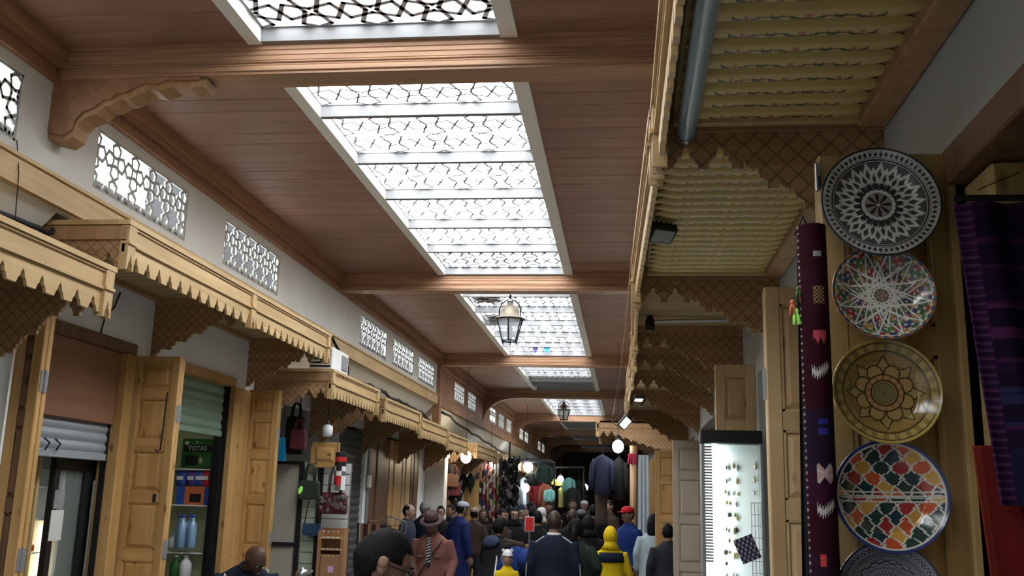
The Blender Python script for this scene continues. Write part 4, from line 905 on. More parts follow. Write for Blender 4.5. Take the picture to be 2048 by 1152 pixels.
def P5(r,t):
    g=np.array([.12,.13,.17]); C=np.tile(g,r.shape+(1,)); w=np.array([.36,.37,.41]); k=np.array([.03,.035,.06])
    C[(np.sin(r*120)>.4)]=(.15,.16,.20)
    for a,n in ((.88,70),(.62,16),(.40,40)):
        b=np.abs(r-a)<.045; C[b]=k; C[b&(np.sin(t*n)*np.sin((r-a)*90)>.1)]=w
    for a in (.94,.82,.70,.55,.47,.33): C[np.abs(r-a)<.008]=w
    C[r<.24]=w; C[(r<.2)&(np.sin(t*8)>0)]=g; C[r>.97]=k
    return C
P5.rim=(.03,.04,.09)
YP=2.545
for name,px,py,hw,pat,tilt,lab in (('decorative_plate',1757,410,121,P1,.10,'black and white plate with a ring of diamond petals, topmost'),('decorative_plate',1763,591,104,P2,.16,'multicoloured plate with interlaced star pattern'),('decorative_plate',1769,786,110,P3,.10,'amber glazed plate with a flower rosette'),('decorative_plate',1778,994,116,P4,.08,'plate with red, orange and dark green lozenges'),('decorative_plate',1776,1190,108,P5,.1,'grey-blue plate with engraved rings, cut off at the bottom')):
    c=at_y(px,py,YP); e=at_y(px+hw,py,YP); R=(e-c).length*.985
    t=thing(name,lab,'plate',c,group='painted ceramic plates on the pine door'); o=link('dish',plate_mesh(R,pat),t); o.rotation_euler=(-tilt,0.1*math.sin(px),0)
    MB().tube([(0,.015,R*.86),(0,.035,R*1.02),(0,.048,R*1.04)],.0025,5).build('wire_hook','steel',t,False,True)
c=at_y(2068,490,2.3); e=at_y(2094,490,2.3); t=thing('decorative_plate','pale plate rim peeking in at the right frame edge','plate',c); 
def P6(r,t_): C=np.tile(np.array([.6,.6,.57]),r.shape+(1,)); C[r<.8]=(.05,.06,.07); return C
P6.rim=(.5,.5,.48); link('dish',plate_mesh(.04,P6,30,90,.008),t)
# ------------------------------------------------------------------ textiles on the right
def textile(label,c,w,h,fn,folds=3,amp=.012,name='hanging_textile',nx=60,nz=220,bulge=0,drift=0,cat='textile',ph=0):
    t=thing(name,label,cat,c); u=np.linspace(0,1,nx+1); v=np.linspace(0,1,nz+1); U,V_=np.meshgrid(u,v,indexing='ij')
    X=(U-.5)*w+drift*(1-V_); Y=amp*np.sin(U*folds*2*math.pi+ph+V_*1.2)-bulge*np.sin(math.pi*U)**.7; Z=V_*h
    V0=np.stack([X,Y,Z],-1).reshape(-1,3); C=fn(U,1-V_).reshape(-1,3); F=[(i*(nz+1)+j,(i+1)*(nz+1)+j,(i+1)*(nz+1)+j+1,i*(nz+1)+j+1) for i in range(nx) for j in range(nz)]
    me=colour_mesh('fabric',V0,F,C,'textile'); o=link('fabric',me,t); md=o.modifiers.new('thickness','SOLIDIFY'); md.thickness=.004; return t
def maroon(u,v):
    C=np.tile(np.array([.026,.004,.008]),u.shape+(1,)); C[(v>.1)&(v<.2)]=(.03,.006,.012); C[(v>.42)&(v<.55)]=(.015,.008,.02); C[v>.72]=(.02,.007,.016); C[(v>.55)&(v<.62)]=(.03,.006,.018)
    w=np.array([.42,.40,.38])
    def zig(v0,h,per):
        cen=v0+h*(.5-np.abs(((u*per)%1)-.5)*2*.5*2+.5); return (np.abs(v-cen)<.006)|((np.abs(v-cen)<.013)&(np.sin(u*75)>.35))
    for v0 in (.33,.625,.945): C[zig(v0-.01,.022,1.1)&(u>.28)&(u<.85)]=w
    b=(v>.145)&(v<.185)&(u>.4)&(u<.8); C[b&((np.floor(v*230)+np.floor(u*14))%2==0)]=(.32,.20,.08)
    b=(v>.245)&(v<.275)&(u>.35)&(u<.8); C[b&(((v-.245)/.03)+np.abs(((u*5)%1)-.5)<1)]=(.45,.06,.09)
    b=np.abs(v-.555)+.08*np.abs(np.abs(u-.55)-.18)<.022; C[b&(u>.3)&(u<.85)]=(.42,.25,.24); C[b&(np.sin(np.arctan2((v-.555)*12,u-.57)*6)>.6)&(u>.3)&(u<.85)]=w
    C[(np.abs(v-.455)<.018)&(u>.4)&(u<.75)&(np.sin(v*300)>-.3)]=(.03,.03,.22)
    C[(np.abs(v-.735)<.012)&(u>.3)&(u<.5)]=(.5,.05,.05)
    b=((np.abs(v-.815)<.012)|(np.abs(v-.86)<.012))&(u>.42)&(u<.68); C[b&(np.sin(v*900)>-.2)]=w
    C[(np.abs(v-.07)<.006)&(u>.45)&(u<.75)]=(.3,.3,.3)
    C[(u<.05)&(np.sin(v*400)>.6)]=(.3,.22,.22)
    return C
YM=2.36
a=at_y(1632,452,YM); b=at_y(1632,1152,YM); b2=at_y(1628,1152,YM); zb=b.z-.25
textile('narrow maroon woven hanging with white zigzag motifs left of the plates',(a.x-.012,YM,zb),.068,a.z-zb,maroon,folds=.5,amp=.004,bulge=.03,nx=60,nz=500)
a=at_y(1607,470,YM+.1); cloth('black cloth hanging just behind the maroon textile',(a.x,YM+.1,.9),.09,a.z-.9,'black',folds=2,amp=.012,taper=.35)
rng=random.Random(2)
for i,(px,py,mt,lab) in enumerate(((1597,578,'pk_green','dark green tassel on the black cloth'),(1585,605,'pk_orange','orange tassel on the black cloth'),(1592,622,'lime','bright green tassel on the black cloth'),(1603,575,'pk_red','small red tassel on the black cloth'))):
    p=at_y(px,py,YM-.0); t=thing('tassel',lab,'tassel',p,group='wool tassels'); MB().ell((0,0,0),.006,.006,.007,10,6).build('head',mt,t,True,True); fr=MB(); [fr.tube([(0,0,0),(.006*math.cos(k),.006*math.sin(k),-.012),(.008*math.cos(k)+.003*math.sin(3*k),.008*math.sin(k),-.032)],.0022,5) for k in range(7)]; fr.build('fringe',mt,t,True,True); MB().tube([(0,0,0),(.008,0.03,.02),(.02,.09,.03)],.002,5).build('cord','cable',t,False,True)
def purple(u,v):
    C=np.tile(np.array([.010,.005,.018]),u.shape+(1,)); s=np.sin(v*60)+.6*np.sin(v*143+1)+.4*np.sin(v*260)
    C[s>.4]=(.018,.006,.026); C[s>1.0]=(.04,.01,.045); C[(v>.35)&(v<.5)&(s>.2)]=(.07,.015,.06); C[(v>.62)&(v<.75)&(s>0)]=(.02,.02,.06); C[v>.82]=(.012,.01,.03)
    C[(u<.12)]=(.025,.008,.035); C[(u<.12)&(np.sin(v*240)>.5)]=(.08,.025,.075); return C
YT=2.2
a=at_y(1925,405,YT); b=at_y(1950,1010,YT); textile('purple striped shawl hanging at the right edge',(a.x+.12,YT,b.z),.27,a.z-b.z,purple,folds=2.5,amp=.012,drift=.05)
def redf(u,v): C=np.tile(np.array([.09,.007,.006]),u.shape+(1,)); C[(np.sin(u*30)>.8)]=(.10,.008,.01); C[u<.06]=(.16,.02,.012); return C
a=at_y(1940,890,YT+.06); textile('deep red cloth hanging below the purple shawl',(a.x+.14,YT+.06,.7),.26,a.z-.7,redf,folds=2,amp=.012,drift=.07)
rd=MB().tube([(a.x-.02,YT,at_y(1925,405,YT).z+.01),(XR+.3,YT,at_y(1925,405,YT).z+.01)],.008,8).build('hanging_rail','dark_metal'); tag(rd,'dark rail holding the purple shawl','rail')
cable('thin wire stretched above the purple shawl',[at_y(1955,380,2.3),at_y(1990,365,2.3),at_y(2040,345,2.3)],.0015,'wire')
t=thing('door_latch','pale metal latch beside the topmost plate','latch',at_y(1636,355,2.6)); MB().rbox(-.008,.008,-.006,.0,-.04,.04,.002).build('plate','steel',t,False,True); MB().tube([(0,-.01,.0),(0,-.012,-.03)],.004,6).build('bolt','dark_metal',t,False,True)
# ------------------------------------------------------------------ lit jewellery case
YJ=6.35; xa,xb,z0,z1=rect(1402,886,1530,1152,YJ); xb=XR-.005; ztop=at_y(1405,860,YJ).z
jc=thing('jewellery_case','glowing white jewellery case full of earrings','display case',((xa+xb)/2,YJ,.2))
MB().rbox(xa-.005,xb,YJ-.03,YJ+.12,ztop-.085,ztop,.006).build('header','black',jc); MB().box(xa,xb,YJ+.09,YJ+.12,.2,ztop-.08).build('back_board','white_paint',jc); MB().box(xa,xa+.02,YJ-.02,YJ+.1,.2,ztop-.08).build('side','grey_metal',jc); MB().box(xb-.015,xb,YJ-.02,YJ+.1,.2,ztop-.08).build('side','grey_metal',jc)
emit('led',(.80,1,.99),14); x=at_y(1425,900,YJ).x; x2=at_y(1434,900,YJ).x
MB().box(x,x2,YJ-.0,YJ+.03,.2,ztop-.09).build('led_strip','led',jc)
for i in range(40): z=ztop-.1-i*.018; MB().box(xa+.02,x-.004,YJ-.01,YJ+.02,z-.011,z).build('mirror_tile','steel',jc)
glass('gold_glass',(.8,.75,.6),.9); plain('gold',(.45,.36,.16),.25,metal=.9); plain('silver',(.5,.52,.52),.2,metal=.9)
rng=random.Random(11); eme={}
for kind,mt in ((0,'gold'),(1,'silver'),(2,'pk_black')):
    mb=MB(); mb.tube([(0,0,.0),(.003,-.004,-.006),(0,-.006,-.012)],.0016,5); mb.lathe([(.002,-.045),(.008,-.035),(.006,-.022),(.002,-.012)],8) if kind<2 else mb.lathe([(.004,-.04),(.012,-.03),(.010,-.015),(.003,-.01)],8)
    me=mb.mesh('earring'); me.materials.append(M[mt]); eme[kind]=me
rows=[930,958,985,1005,1030,1058,1082,1105,1128,1148]
for py in rows:
    for px in (1452,1458,1468,1474,1510,1518,1526):
        if rng.random()<.2 or (px>1500 and py>1000): continue
        p=at_y(px+rng.uniform(-2,2),py-6+rng.uniform(-3,3),YJ+.085); o=link('earring',eme[rng.choice((0,0,1,1,2))]); o.location=p; s=rng.uniform(.7,1.3); o.scale=(s,s,s); tag(o,'tiny dangling earring on the glowing white board','earring','earrings on the lit board')
x0,x1,_,_=rect(1502,1005,1527,1152,YJ-.06); x1=min(x1,XR-.01); zt=at_y(1515,1006,YJ-.06).z
gr=thing('wire_rack','small white wire grid rack in front of the jewellery','rack',((x0+x1)/2,YJ-.06,.5))
for i in range(4): xx=x0+(x1-x0)*i/3; MB().tube([(xx,YJ-.06,.5),(xx,YJ-.06,zt)],.0025,5).build('wire','lattice_white',gr)
for i in range(16): z=zt-i*.07; MB().tube([(x0,YJ-.06,z),(x1,YJ-.06,z)],.0025,5).build('wire','lattice_white',gr) if z>.5 else None
def pch(u,v): C=np.tile(np.array([.04,.035,.06]),u.shape+(1,)); C[np.sin(u*26)*np.sin(v*22)>.25]=(.30,.29,.36); return C
p=at_y(1505,1105,YJ-.09); o=textile('dark purple patterned pouch hanging tilted on the wire rack',(p.x,YJ-.085,p.z-.05),.12,.15,pch,folds=.5,amp=.004,name='pouch',nx=40,nz=40,cat='pouch'); o.rotation_euler=(0,-.4,0)
# ------------------------------------------------------------------ tarpaulins lying over the far skylights
plain('tarp',(.015,.014,.013),.8,var=.3,scale=4)
for i,(a,b,lab) in enumerate(((19.4,21.75,'dark tarpaulin covering most of the fourth skylight'),(28.5,33.9,'dark tarpaulin over the sixth skylight'),(34.4,39.9,'dark tarpaulin over the seventh skylight'),(40.3,45.9,'dark tarpaulin over the farthest skylight'))):
    nx,ny=8,24; vs=[];fs=[]; rng=random.Random(i)
    for x in range(nx+1):
        for y in range(ny+1): vs.append((FX0-.05+(FX1-FX0+.1)*x/nx,a+(b-a)*y/ny+(rng.uniform(-.15,.15) if y in(0,) else 0),ZC+.275+rng.uniform(0,.03)))
    for x in range(nx):
        for y in range(ny): k=x*(ny+1)+y; fs.append((k,k+1,k+ny+2,k+ny+1))
    mb=MB(); mb.add(vs,fs); o=mb.build('tarpaulin','tarp'); md=o.modifiers.new('thickness','SOLIDIFY'); md.thickness=.01; tag(o,lab,'tarpaulin')
rng=random.Random(4)
plain('cardboard',(.16,.12,.08),.9,var=.3)
for i,(x,y,w,l,lab) in enumerate(((-.95,11.2,.42,.35,'scrap of board lying on the third skylight, right side'),(-1.75,12.15,.4,.5,'scrap of board lying on the third skylight, left side'),(-1.78,13.4,.36,.4,'second scrap of board on the left of the third skylight'),(-1.3,15.9,1.0,.35,'long scrap of board at the far end of the third skylight'))):
    o=MB().prism([(-w/2,-l/2),(w*.3,-l*.55),(w/2,l*.2),(w*.2,l/2),(-w*.45,l*.4)],lambda a,b,k:(x+a,y+b,EYE+2.52+k),.006).build('board_scrap','cardboard'); tag(o,lab,'scrap')
# ------------------------------------------------------------------ bulbs
emit('bulb_white',(.93,.98,1),22); emit('bulb_warm',(1,.86,.6),20)
def bulb(label,px,py,Y,r,mt='bulb_white',cord=.5,power=0,col=(1,.97,.9)):
    p=at_y(px,py,Y); t=thing('hanging_bulb',label,'bulb',p,group='bare bulbs over the stalls')
    MB().ell((0,0,0),r,r,r*1.15,14,10).build('globe',mt,t,True,True); MB().lathe([(r*.45,r*1.0),(r*.45,r*1.9),(r*.2,r*2.1)],10).build('socket','black',t,True,True); MB().tube([(0,0,r*2),(0,0,ZC-.02-p.z)],.004,5).build('cord','cable',t,False,True)
    if power:
        l=bpy.data.lights.new('bulb_light','POINT'); l.energy=power; l.color=col; l.shadow_soft_size=r*1.2; o=bpy.data.objects.new('bulb_light',l); COL.objects.link(o); o.parent=t; o.location=(0,-r*1.6,-r*.4)
bulb('big warm bulb under the sixth left canopy',932,914,17.9,.10,'bulb_warm',.25,9.9,(1,.85,.6))
bulb('large white bulb above the far jackets',1056,934,26.6,.13,'bulb_white',.4,9.9)
bulb('white bulb in front of the pale blue stall',1051,976,25.2,.10,'bulb_white',.9,7.7)
bulb('bright bulb at the corner of the farthest right canopy',1236,893,15.0,.085,'bulb_white',.3,2.2,(1,.95,.75))
bulb('small distant bulb at the end of the street',1170,975,34,.10,'bulb_white',1.0,6.6)
bulb('tiny bulb above the slipper stall',982,929,22.0,.045,'bulb_white',.3,2.64)
bulb('faint greenish bulb over the yellow stall',1121,958,30,.09,'bulb_warm',.6,6.6,(.9,1,.6))
# ------------------------------------------------------------------ far stalls on the left
def hang_rail(label,px0,py0,px1,py1,Y):
    o=MB().tube([at_y(px0,py0,Y),at_y(px1,py1,Y)],.015,6).build('hanging_rail','dark_metal'); return tag(o,label,'rail')
rng=random.Random(21)
bagm={}
for mt in ('lea_black','lea_brown','lea_tan','lea_wine'):
    t=handbag('x',(0,0,0),.24,.22,mt,dz=.18); bagm[mt]=t
labs={'lea_black':'black leather bag hanging left of the warm bulb stall','lea_brown':'brown leather bag hanging left of the warm bulb stall','lea_tan':'tan leather bag hanging left of the warm bulb stall','lea_wine':'wine leather bag hanging left of the warm bulb stall'}
k=0
for py in (945,962,980,998,1012):
    for px in (878,887,896,905):
        mt=rng.choice(['lea_black','lea_brown','lea_black','lea_brown','lea_tan','lea_wine']); p=at_y(px+rng.uniform(-3,3),py+10,18.2+rng.uniform(0,.25)); c=copy_tree(bagm[mt]); c.location=p; c.rotation_euler=(0,rng.uniform(-.3,.3),rng.uniform(-.5,.5)); s=rng.uniform(.75,1.15); c.scale=(s,s,s); c['label']=labs[mt].replace('hanging left of the warm bulb stall','on the bag stall, %s row down, %s from the left'%(['top','second','third','fourth','lowest'][k//4],['first','second','third','fourth'][k%4])); k+=1; c['group']='leather bags on the stall'
for t in bagm.values():
    for ch in list(t.children): bpy.data.objects.remove(ch)
    bpy.data.objects.remove(t)
hang_rail('dark rail carrying the leather bags',868,938,912,942,18.5)
# lit golden door
xa=at_y(927,1000,20.6).x; xb=at_y(957,1000,20.6).x; zt=at_y(940,958,20.6).z
t=thing('lit_door','golden lit panel door beneath the warm bulb','door',((xa+xb)/2,20.6,0)); w=xb-xa
MB().rbox(xa,xb,20.6,20.65,.02,zt,.006).build('body','door_wood',t)
for f0,f1 in ((.06,.28),(.34,.62),(.68,.94)):
    mb=MB(); raised(mb,xa+.06,xb-.06,zt*f0,zt*f1,20.6,.02); mb.build('panel','door_rail',t)
for px,lab in ((927,'dark pointed lantern hanging left of the golden lit door'),(941,'dark pointed lantern hanging right over the golden lit door')):
    p=at_y(px,968,20.2); t=thing('pointed_lantern',lab,'lantern',p,group='pointed metal lanterns'); MB().lathe([(.0,-.22),(.05,-.08),(.085,.0),(.085,.12),(.05,.18),(.02,.22)],8).build('body','black',t,False,True); MB().tube([(0,0,.22),(0,0,2.6-p.z)],.006,5).build('chain','dark_metal',t,False,True)
# slipper wall
ORD=['first','second','third','fourth','fifth','sixth','seventh','eighth','ninth','tenth','eleventh']
sl={}
for nm,c in (('s_red',(.35,.03,.04)),('s_tan',(.45,.28,.16)),('s_white',(.6,.58,.54)),('s_black',(.03,.03,.03)),('s_pink',(.5,.25,.22)),('s_lime',(.35,.42,.08)),('s_navy',(.04,.06,.16))):
    plain(nm,c,.5); mb=MB(); vs=[];n=12
    rings=[(-.13,.02,.01),(-.12,.036,.025),(-.06,.04,.03),(0,.036,.03),(.05,.045,.035),(.09,.042,.03),(.12,.025,.018),(.135,.006,.008)]
    for zz,rx,ry in rings: vs+=[(rx*math.cos(2*math.pi*q/n),ry*math.sin(2*math.pi*q/n)-.01,-zz) for q in range(n)]
    fs=[(i*n+q,i*n+(q+1)%n,(i+1)*n+(q+1)%n,(i+1)*n+q) for i in range(len(rings)-1) for q in range(n)]+[tuple(range(n)),tuple((len(rings)-1)*n+q for q in range(n))]
    mb.add(vs,fs); me=mb.mesh('slipper',smooth=True); me.materials.append(M[nm]); sl[nm]=me
SB=22.0; xa=at_y(957,990,SB).x; xb=at_y(1001,990,SB).x; z0=at_y(980,1050,SB).z; z1=at_y(980,935,SB).z
t=thing('slipper_board','dark board carrying rows of slippers','board',((xa+xb)/2,SB+.08,0)); MB().rbox(xa,xb,SB+.05,SB+.1,.0,z1,.01).build('panel','dark_wood',t)
for z in np.linspace(z0,z1-.1,10): MB().box(xa,xb,SB+.0,SB+.05,z-.012,z-.002).build('ledge','dark_wood',t)
for r,z in enumerate(np.linspace(z0,z1-.1,10)):
    for q in range(6):
        nm=rng.choice(['s_red','s_tan','s_tan','s_white','s_black','s_pink','s_white','s_lime' if q>3 else 's_navy']); o=link('slipper',sl[nm]); o.location=(xa+.05+(xb-xa-.1)*q/5+rng.uniform(-.015,.015),SB-.02,z+.10); o.rotation_euler=(rng.uniform(-.1,.1),rng.uniform(-.3,.3),rng.uniform(-.3,.3)); o.scale=(.8,.8,.72)
        tag(o,{'s_red':'dark red','s_tan':'tan','s_white':'white','s_black':'black','s_pink':'pink','s_lime':'lime green','s_navy':'navy blue'}[nm]+' slipper on the slipper board, %s row from the top, %s from the left'%(ORD[9-r],ORD[q]),'slipper','slippers on the board')
# dense column of dark purses
pm_=MB().lathe([(0,-.09),(.05,-.075),(.07,-.02),(.055,.04),(.02,.06),(.015,.09),(.0,.1)],8,sy=.6).mesh('purse',smooth=False); pm_.materials.append(M['lea_black']); pm2=pm_.copy(); pm2.materials[0]=M['lea_grey']
for r in range(14):
    for q in range(5):
        p=at_y(1003+q*7.5+rng.uniform(-2.5,2.5),922+r*8.6+rng.uniform(-3,3),21.4+rng.uniform(0,.35)); o=link('purse',pm2 if rng.random()<.25 else pm_); o.location=p; o.rotation_euler=(rng.uniform(-.3,.3),rng.uniform(-.6,.6),rng.uniform(0,3)); s=rng.uniform(.8,1.3); o.scale=(s,s,s); tag(o,'small dark purse in the dense hanging column','purse','dark purses hanging in a column')
a=at_y(1019,912,21.6); cord=MB().tube([(a.x,21.6,0),(a.x,21.6,a.z+.3)],.02,6).build('purse_pole','dark_metal'); tag(cord,'dark pole the purses hang from','pole')
# garments
def garment(label,px,py_top,py_bot,Y,mt,wide=.5,kind='jacket',rz=0,group='hanging garments',sleeves=True):
    a=at_y(px,py_top,Y); b=at_y(px,py_bot,Y); H=a.z-b.z; t=thing('hanging_'+kind,label,kind,(a.x,Y,b.z),rz,group=group); W=wide/2
    mb=MB(); n=16; rings=[(0,.80,.06),(.02,.82,.07),(.25,.78,.075),(.55,.74,.075),(.8,.82,.07),(.9,.86,.06),(.95,.55,.055),(1,.22,.05)]; vs=[]
    for f,w_,d in rings: vs+=[(W*w_*math.cos(2*math.pi*k/n),d*math.sin(2*math.pi*k/n),H*f) for k in range(n)]
    fs=[(i*n+k,i*n+(k+1)%n,(i+1)*n+(k+1)%n,(i+1)*n+k) for i in range(len(rings)-1) for k in range(n)]+[tuple(range(n)),tuple((len(rings)-1)*n+k for k in range(n))]
    mb.add(vs,fs); mb.build('body',mt,t,True,True)
    if sleeves:
        for s in (-1,1): MB().tube([(s*W*.7,0,H*.88),(s*W*.98,0,H*.7),(s*W*1.08,-.01,H*.4),(s*W*1.06,-.02,H*.12)],[.045,.05,.045,.04],10).build('sleeve',mt,t,True,True)
    MB().tube([(-W*.5,0,H*.93),(0,0,H*1.02),(W*.5,0,H*.93)],.008,5).build('hanger','dark_metal',t,False,True); hk=max(.1,2.62-b.z-H*1.02) if Y>24 else .10; MB().tube([(0,0,H*1.02),(0,0,H*1.02+hk),(.02,0,H*1.02+hk+.02)],.005,5).build('hook','dark_metal',t,False,True); return t
plain('g_navy',(.010,.014,.035),.8); plain('g_black',(.012,.014,.014),.8); plain('g_green',(.01,.03,.024),.8); plain('g_red',(.22,.015,.02),.8); plain('g_rust',(.22,.07,.035),.8); plain('g_teal',(.15,.38,.36),.8); plain('g_pale',(.42,.50,.55),.8); plain('g_yellow',(.45,.40,.14),.8); plain('g_pink',(.42,.03,.09),.8); plain('g_brown',(.07,.045,.035),.8)
garment('navy blue jacket hanging from the corner of the farthest right canopy',1205,910,990,15.2,'g_navy',.30)
garment('dark brown trousers hanging below the navy jacket',1203,985,1050,15.35,'g_brown',.24,'trousers',sleeves=False)
garment('black jacket hanging beside the round wooden pole',1238,915,1000,15.4,'g_black',.22)
garment('dark green jacket hanging under the large white bulb',1089,930,966,26.3,'g_green',.36)
garment('black jacket hanging right of the dark green one',1066,946,972,26.5,'g_black',.36)
garment('red robe on the left of the far clothes stall',1076,960,1010,26.8,'g_red',.36,'robe')
garment('rust-coloured robe beside the red one',1092,968,1015,26.2,'g_rust',.3,'robe')
garment('pale green shirt on the far clothes stall',1099,978,1005,26.0,'g_teal',.2,'shirt')
garment('light blue garment left of the white bulb',1033,972,1015,24.6,'g_pale',.25,'shirt')
garment('white towel-like garment hanging behind the white bulb',1047,955,1010,25.6,'g_pale',.24,'shirt',sleeves=False)
garment('yellow trousers lit in the distant stall',1122,975,1015,30,'g_yellow',.2,'trousers',sleeves=False)
garment('pale yellow tops row in the distant stall',1122,958,972,30.2,'g_yellow',.5,'shirt')
garment('turquoise dress in the distant stall',1138,955,990,29.6,'g_teal',.3,'dress')
garment('dark coat hanging at the end of the left stalls',1145,975,1020,29.5,'g_black',.4,'coat')
garment('black coat near the far bulb',1158,960,1020,31,'g_black',.4,'coat')
for i,(Y,p0,p1,lab) in enumerate(((26.3,1033,1106,'tall dark clothes frame under the large white bulb'),(30.0,1108,1166,'tall dark clothes frame at the end of the left stalls'))):
    xa=at_y(p0,1000,Y).x; xb=at_y(p1,1000,Y).x; t=thing('clothes_frame',lab,'clothes frame',((xa+xb)/2,Y,0))
    for x in (xa,xb): MB().tube([(x,Y+.3,0),(x,Y+.3,2.64)],.02,8).build('post','dark_metal',t)
    for dy in ((-1.7,-.7,-.3,-.1,0,.2,.5) if i==0 else (-.5,-.4,0,.2,1.0)): MB().tube([(xa,Y+dy,2.64),(xb,Y+dy,2.64)],.014,6).build('rail','dark_metal',t)
    for x in (xa,xb): MB().tube([(x,Y-(1.75 if i==0 else .5),2.64),(x,Y+(.5 if i==0 else 1.0),2.64)],.014,6).build('rail','dark_metal',t)
# wooden round pole and white curtain at the right
a=at_y(1267,905,15.0); t=thing('wooden_pole','round wooden pole right of the hanging navy jacket','pole',(a.x,15.0,0)); MB().tube([(a.x,15,0),(a.x,15,a.z+.1)],.055,14).build('shaft','bracket_plain',t,True); MB().lathe([(.07,0),(.07,.06),(.055,.08)],14,(a.x,15,0)).build('foot','bracket_plain',t)
a=at_y(1264,906,14.8); cloth('bright pink scarf tied on the round wooden pole',(a.x,14.935,a.z-.16),.16,.16,'g_pink',taper=.7,name='scarf',cat='scarf')
a=at_y(1287,910,14.6); cloth('pale grey sheet hanging right of the wooden pole',(a.x,14.6,.4),.2,a.z-.4,'g_pale',folds=3,taper=.8,name='sheet',cat='cloth')
# belts rack, wallet stand, red sign
r0=at_y(717,1046,11.2); r1=at_y(772,1046,11.2); br=thing('belt_rack','metal stand hung with leather belts behind the foreground man','rack',((r0.x+r1.x)/2,11.2,0))
MB().tube([(r0.x,11.2,0),(r0.x,11.2,r0.z),(r1.x,11.2,r0.z),(r1.x,11.2,0)],.014,8).build('frame','dark_metal',br)
for i in range(11):
    x=r0.x+.04+(r1.x-r0.x-.08)*i/10; o=MB().rbox(x-.014,x+.014,11.17,11.18,r0.z-.95+.05*(i%3),r0.z-.005,.003).build('leather_belt',('lea_tan','lea_brown','lea_black','lea_wine')[i%4]); tag(o,'%s leather belt, %s from the left on the metal stand'%(('tan','brown','black','wine-red')[i%4],ORD[i]),'belt','belts on the stand')
r0=at_y(775,1032,13.2); r1=at_y(812,1044,13.2); t=thing('sunglasses_rack','steel rail rack with sunglasses and steel hooks','rack',((r0.x+r1.x)/2,13.2,0)); MB().tube([r0,r1],.012,8).build('rail','steel',t); MB().tube([(r1.x,13.2,0),r1],.012,8).build('post','steel',t); MB().tube([(r0.x,13.2,0),r0],.012,8).build('post','steel',t)
for i in range(8):
    f=(i+.5)/8; p=r0.lerp(r1,f); o=MB().tube([(p.x-.05,13.15,p.z-.16),(p.x-.025,13.12,p.z-.19),(p.x,13.12,p.z-.165),(p.x+.025,13.12,p.z-.19),(p.x+.05,13.15,p.z-.16)],.012,6).tube([(p.x,13.12,p.z-.165),(p.x,13.18,p.z-.02),p],.003,4).build('sunglasses',('steel','black')[i%2]); tag(o,'%s sunglasses, %s from the left on the steel rail'%(('silver','black')[i%2],ORD[i]),'sunglasses','sunglasses on the rack')
p=at_y(1059,1049,12.5); t=thing('red_sign','small red price board standing among the crowd','sign',(p.x,12.5,p.z-.16)); MB().rbox(-.055,.055,-.006,.006,.08,.25,.004).build('board','pk_red',t,False,True); MB().rbox(-.06,.06,-.004,.008,.075,.255,.003).build('frame','pk_white',t,False,True); MB().tube([(0,0.006,.08),(0,.006,-.9)],.01,6).build('post','steel',t,False,True)
p=at_y(1065,1085,12.3); t=thing('wallet_table','small stand stacked with leather wallets','table',(p.x,12.4,0)); zt=p.z-.12; MB().rbox(p.x-.25,p.x+.22,12.25,12.6,zt-.03,zt,.006).build('top','dark_wood',t)
for sx in (-.22,.19):
    for sy in (12.28,12.57): MB().tube([(p.x+sx,sy,0),(p.x+sx,sy,zt-.03)],.015,6).build('leg','dark_metal',t)
for r in range(4):
    for q in range(3): o=MB().rbox(-.075,.075,-.05,.05,0,.035,.012).build('wallet',('lea_black','lea_grey','lea_black')[(q+r)%3],loc=(p.x-.15+q*.145+.01*(r%2),12.36,zt+.001+r*.037)); tag(o,'leather wallet in the %s pile on the small stand, %s from the bottom'%(('left','middle','right')[q],ORD[r]),'wallet','wallets on the stand')
# teapot and burner next to the seated man
p=at_y(604,1142,8.72); t=thing('metal_pot','shiny metal pot beside the seated man','pot',(p.x,8.72,p.z-.06)); MB().lathe([(.045,0),(.055,.01),(.055,.05),(.04,.07),(.012,.078),(.012,.09),(.0,.092)],18).build('body','steel',t,True,True); MB().tube([(.05,0,.03),(.085,0,.045),(.095,0,.07)],.008,8).build('spout','steel',t,True,True)
a=at_y(574,1146,8.75); b=at_y(648,1146,8.75); zt=p.z-.062; t=thing('folding_cart','dark metal cart top carrying the shiny pot','cart',((a.x+b.x)/2,8.75,0)); MB().rbox(a.x,b.x,8.6,8.9,zt-.03,zt,.006).build('top','black',t)
for sx in (a.x+.02,b.x-.02):
    for sy in (8.63,8.87): MB().tube([(sx,sy,0),(sx,sy,zt-.03)],.012,6).build('leg','dark_metal',t)
MB().tube([(a.x,8.6,zt+.006),(b.x,8.6,zt+.006)],.006,6).build('rim','steel',t)
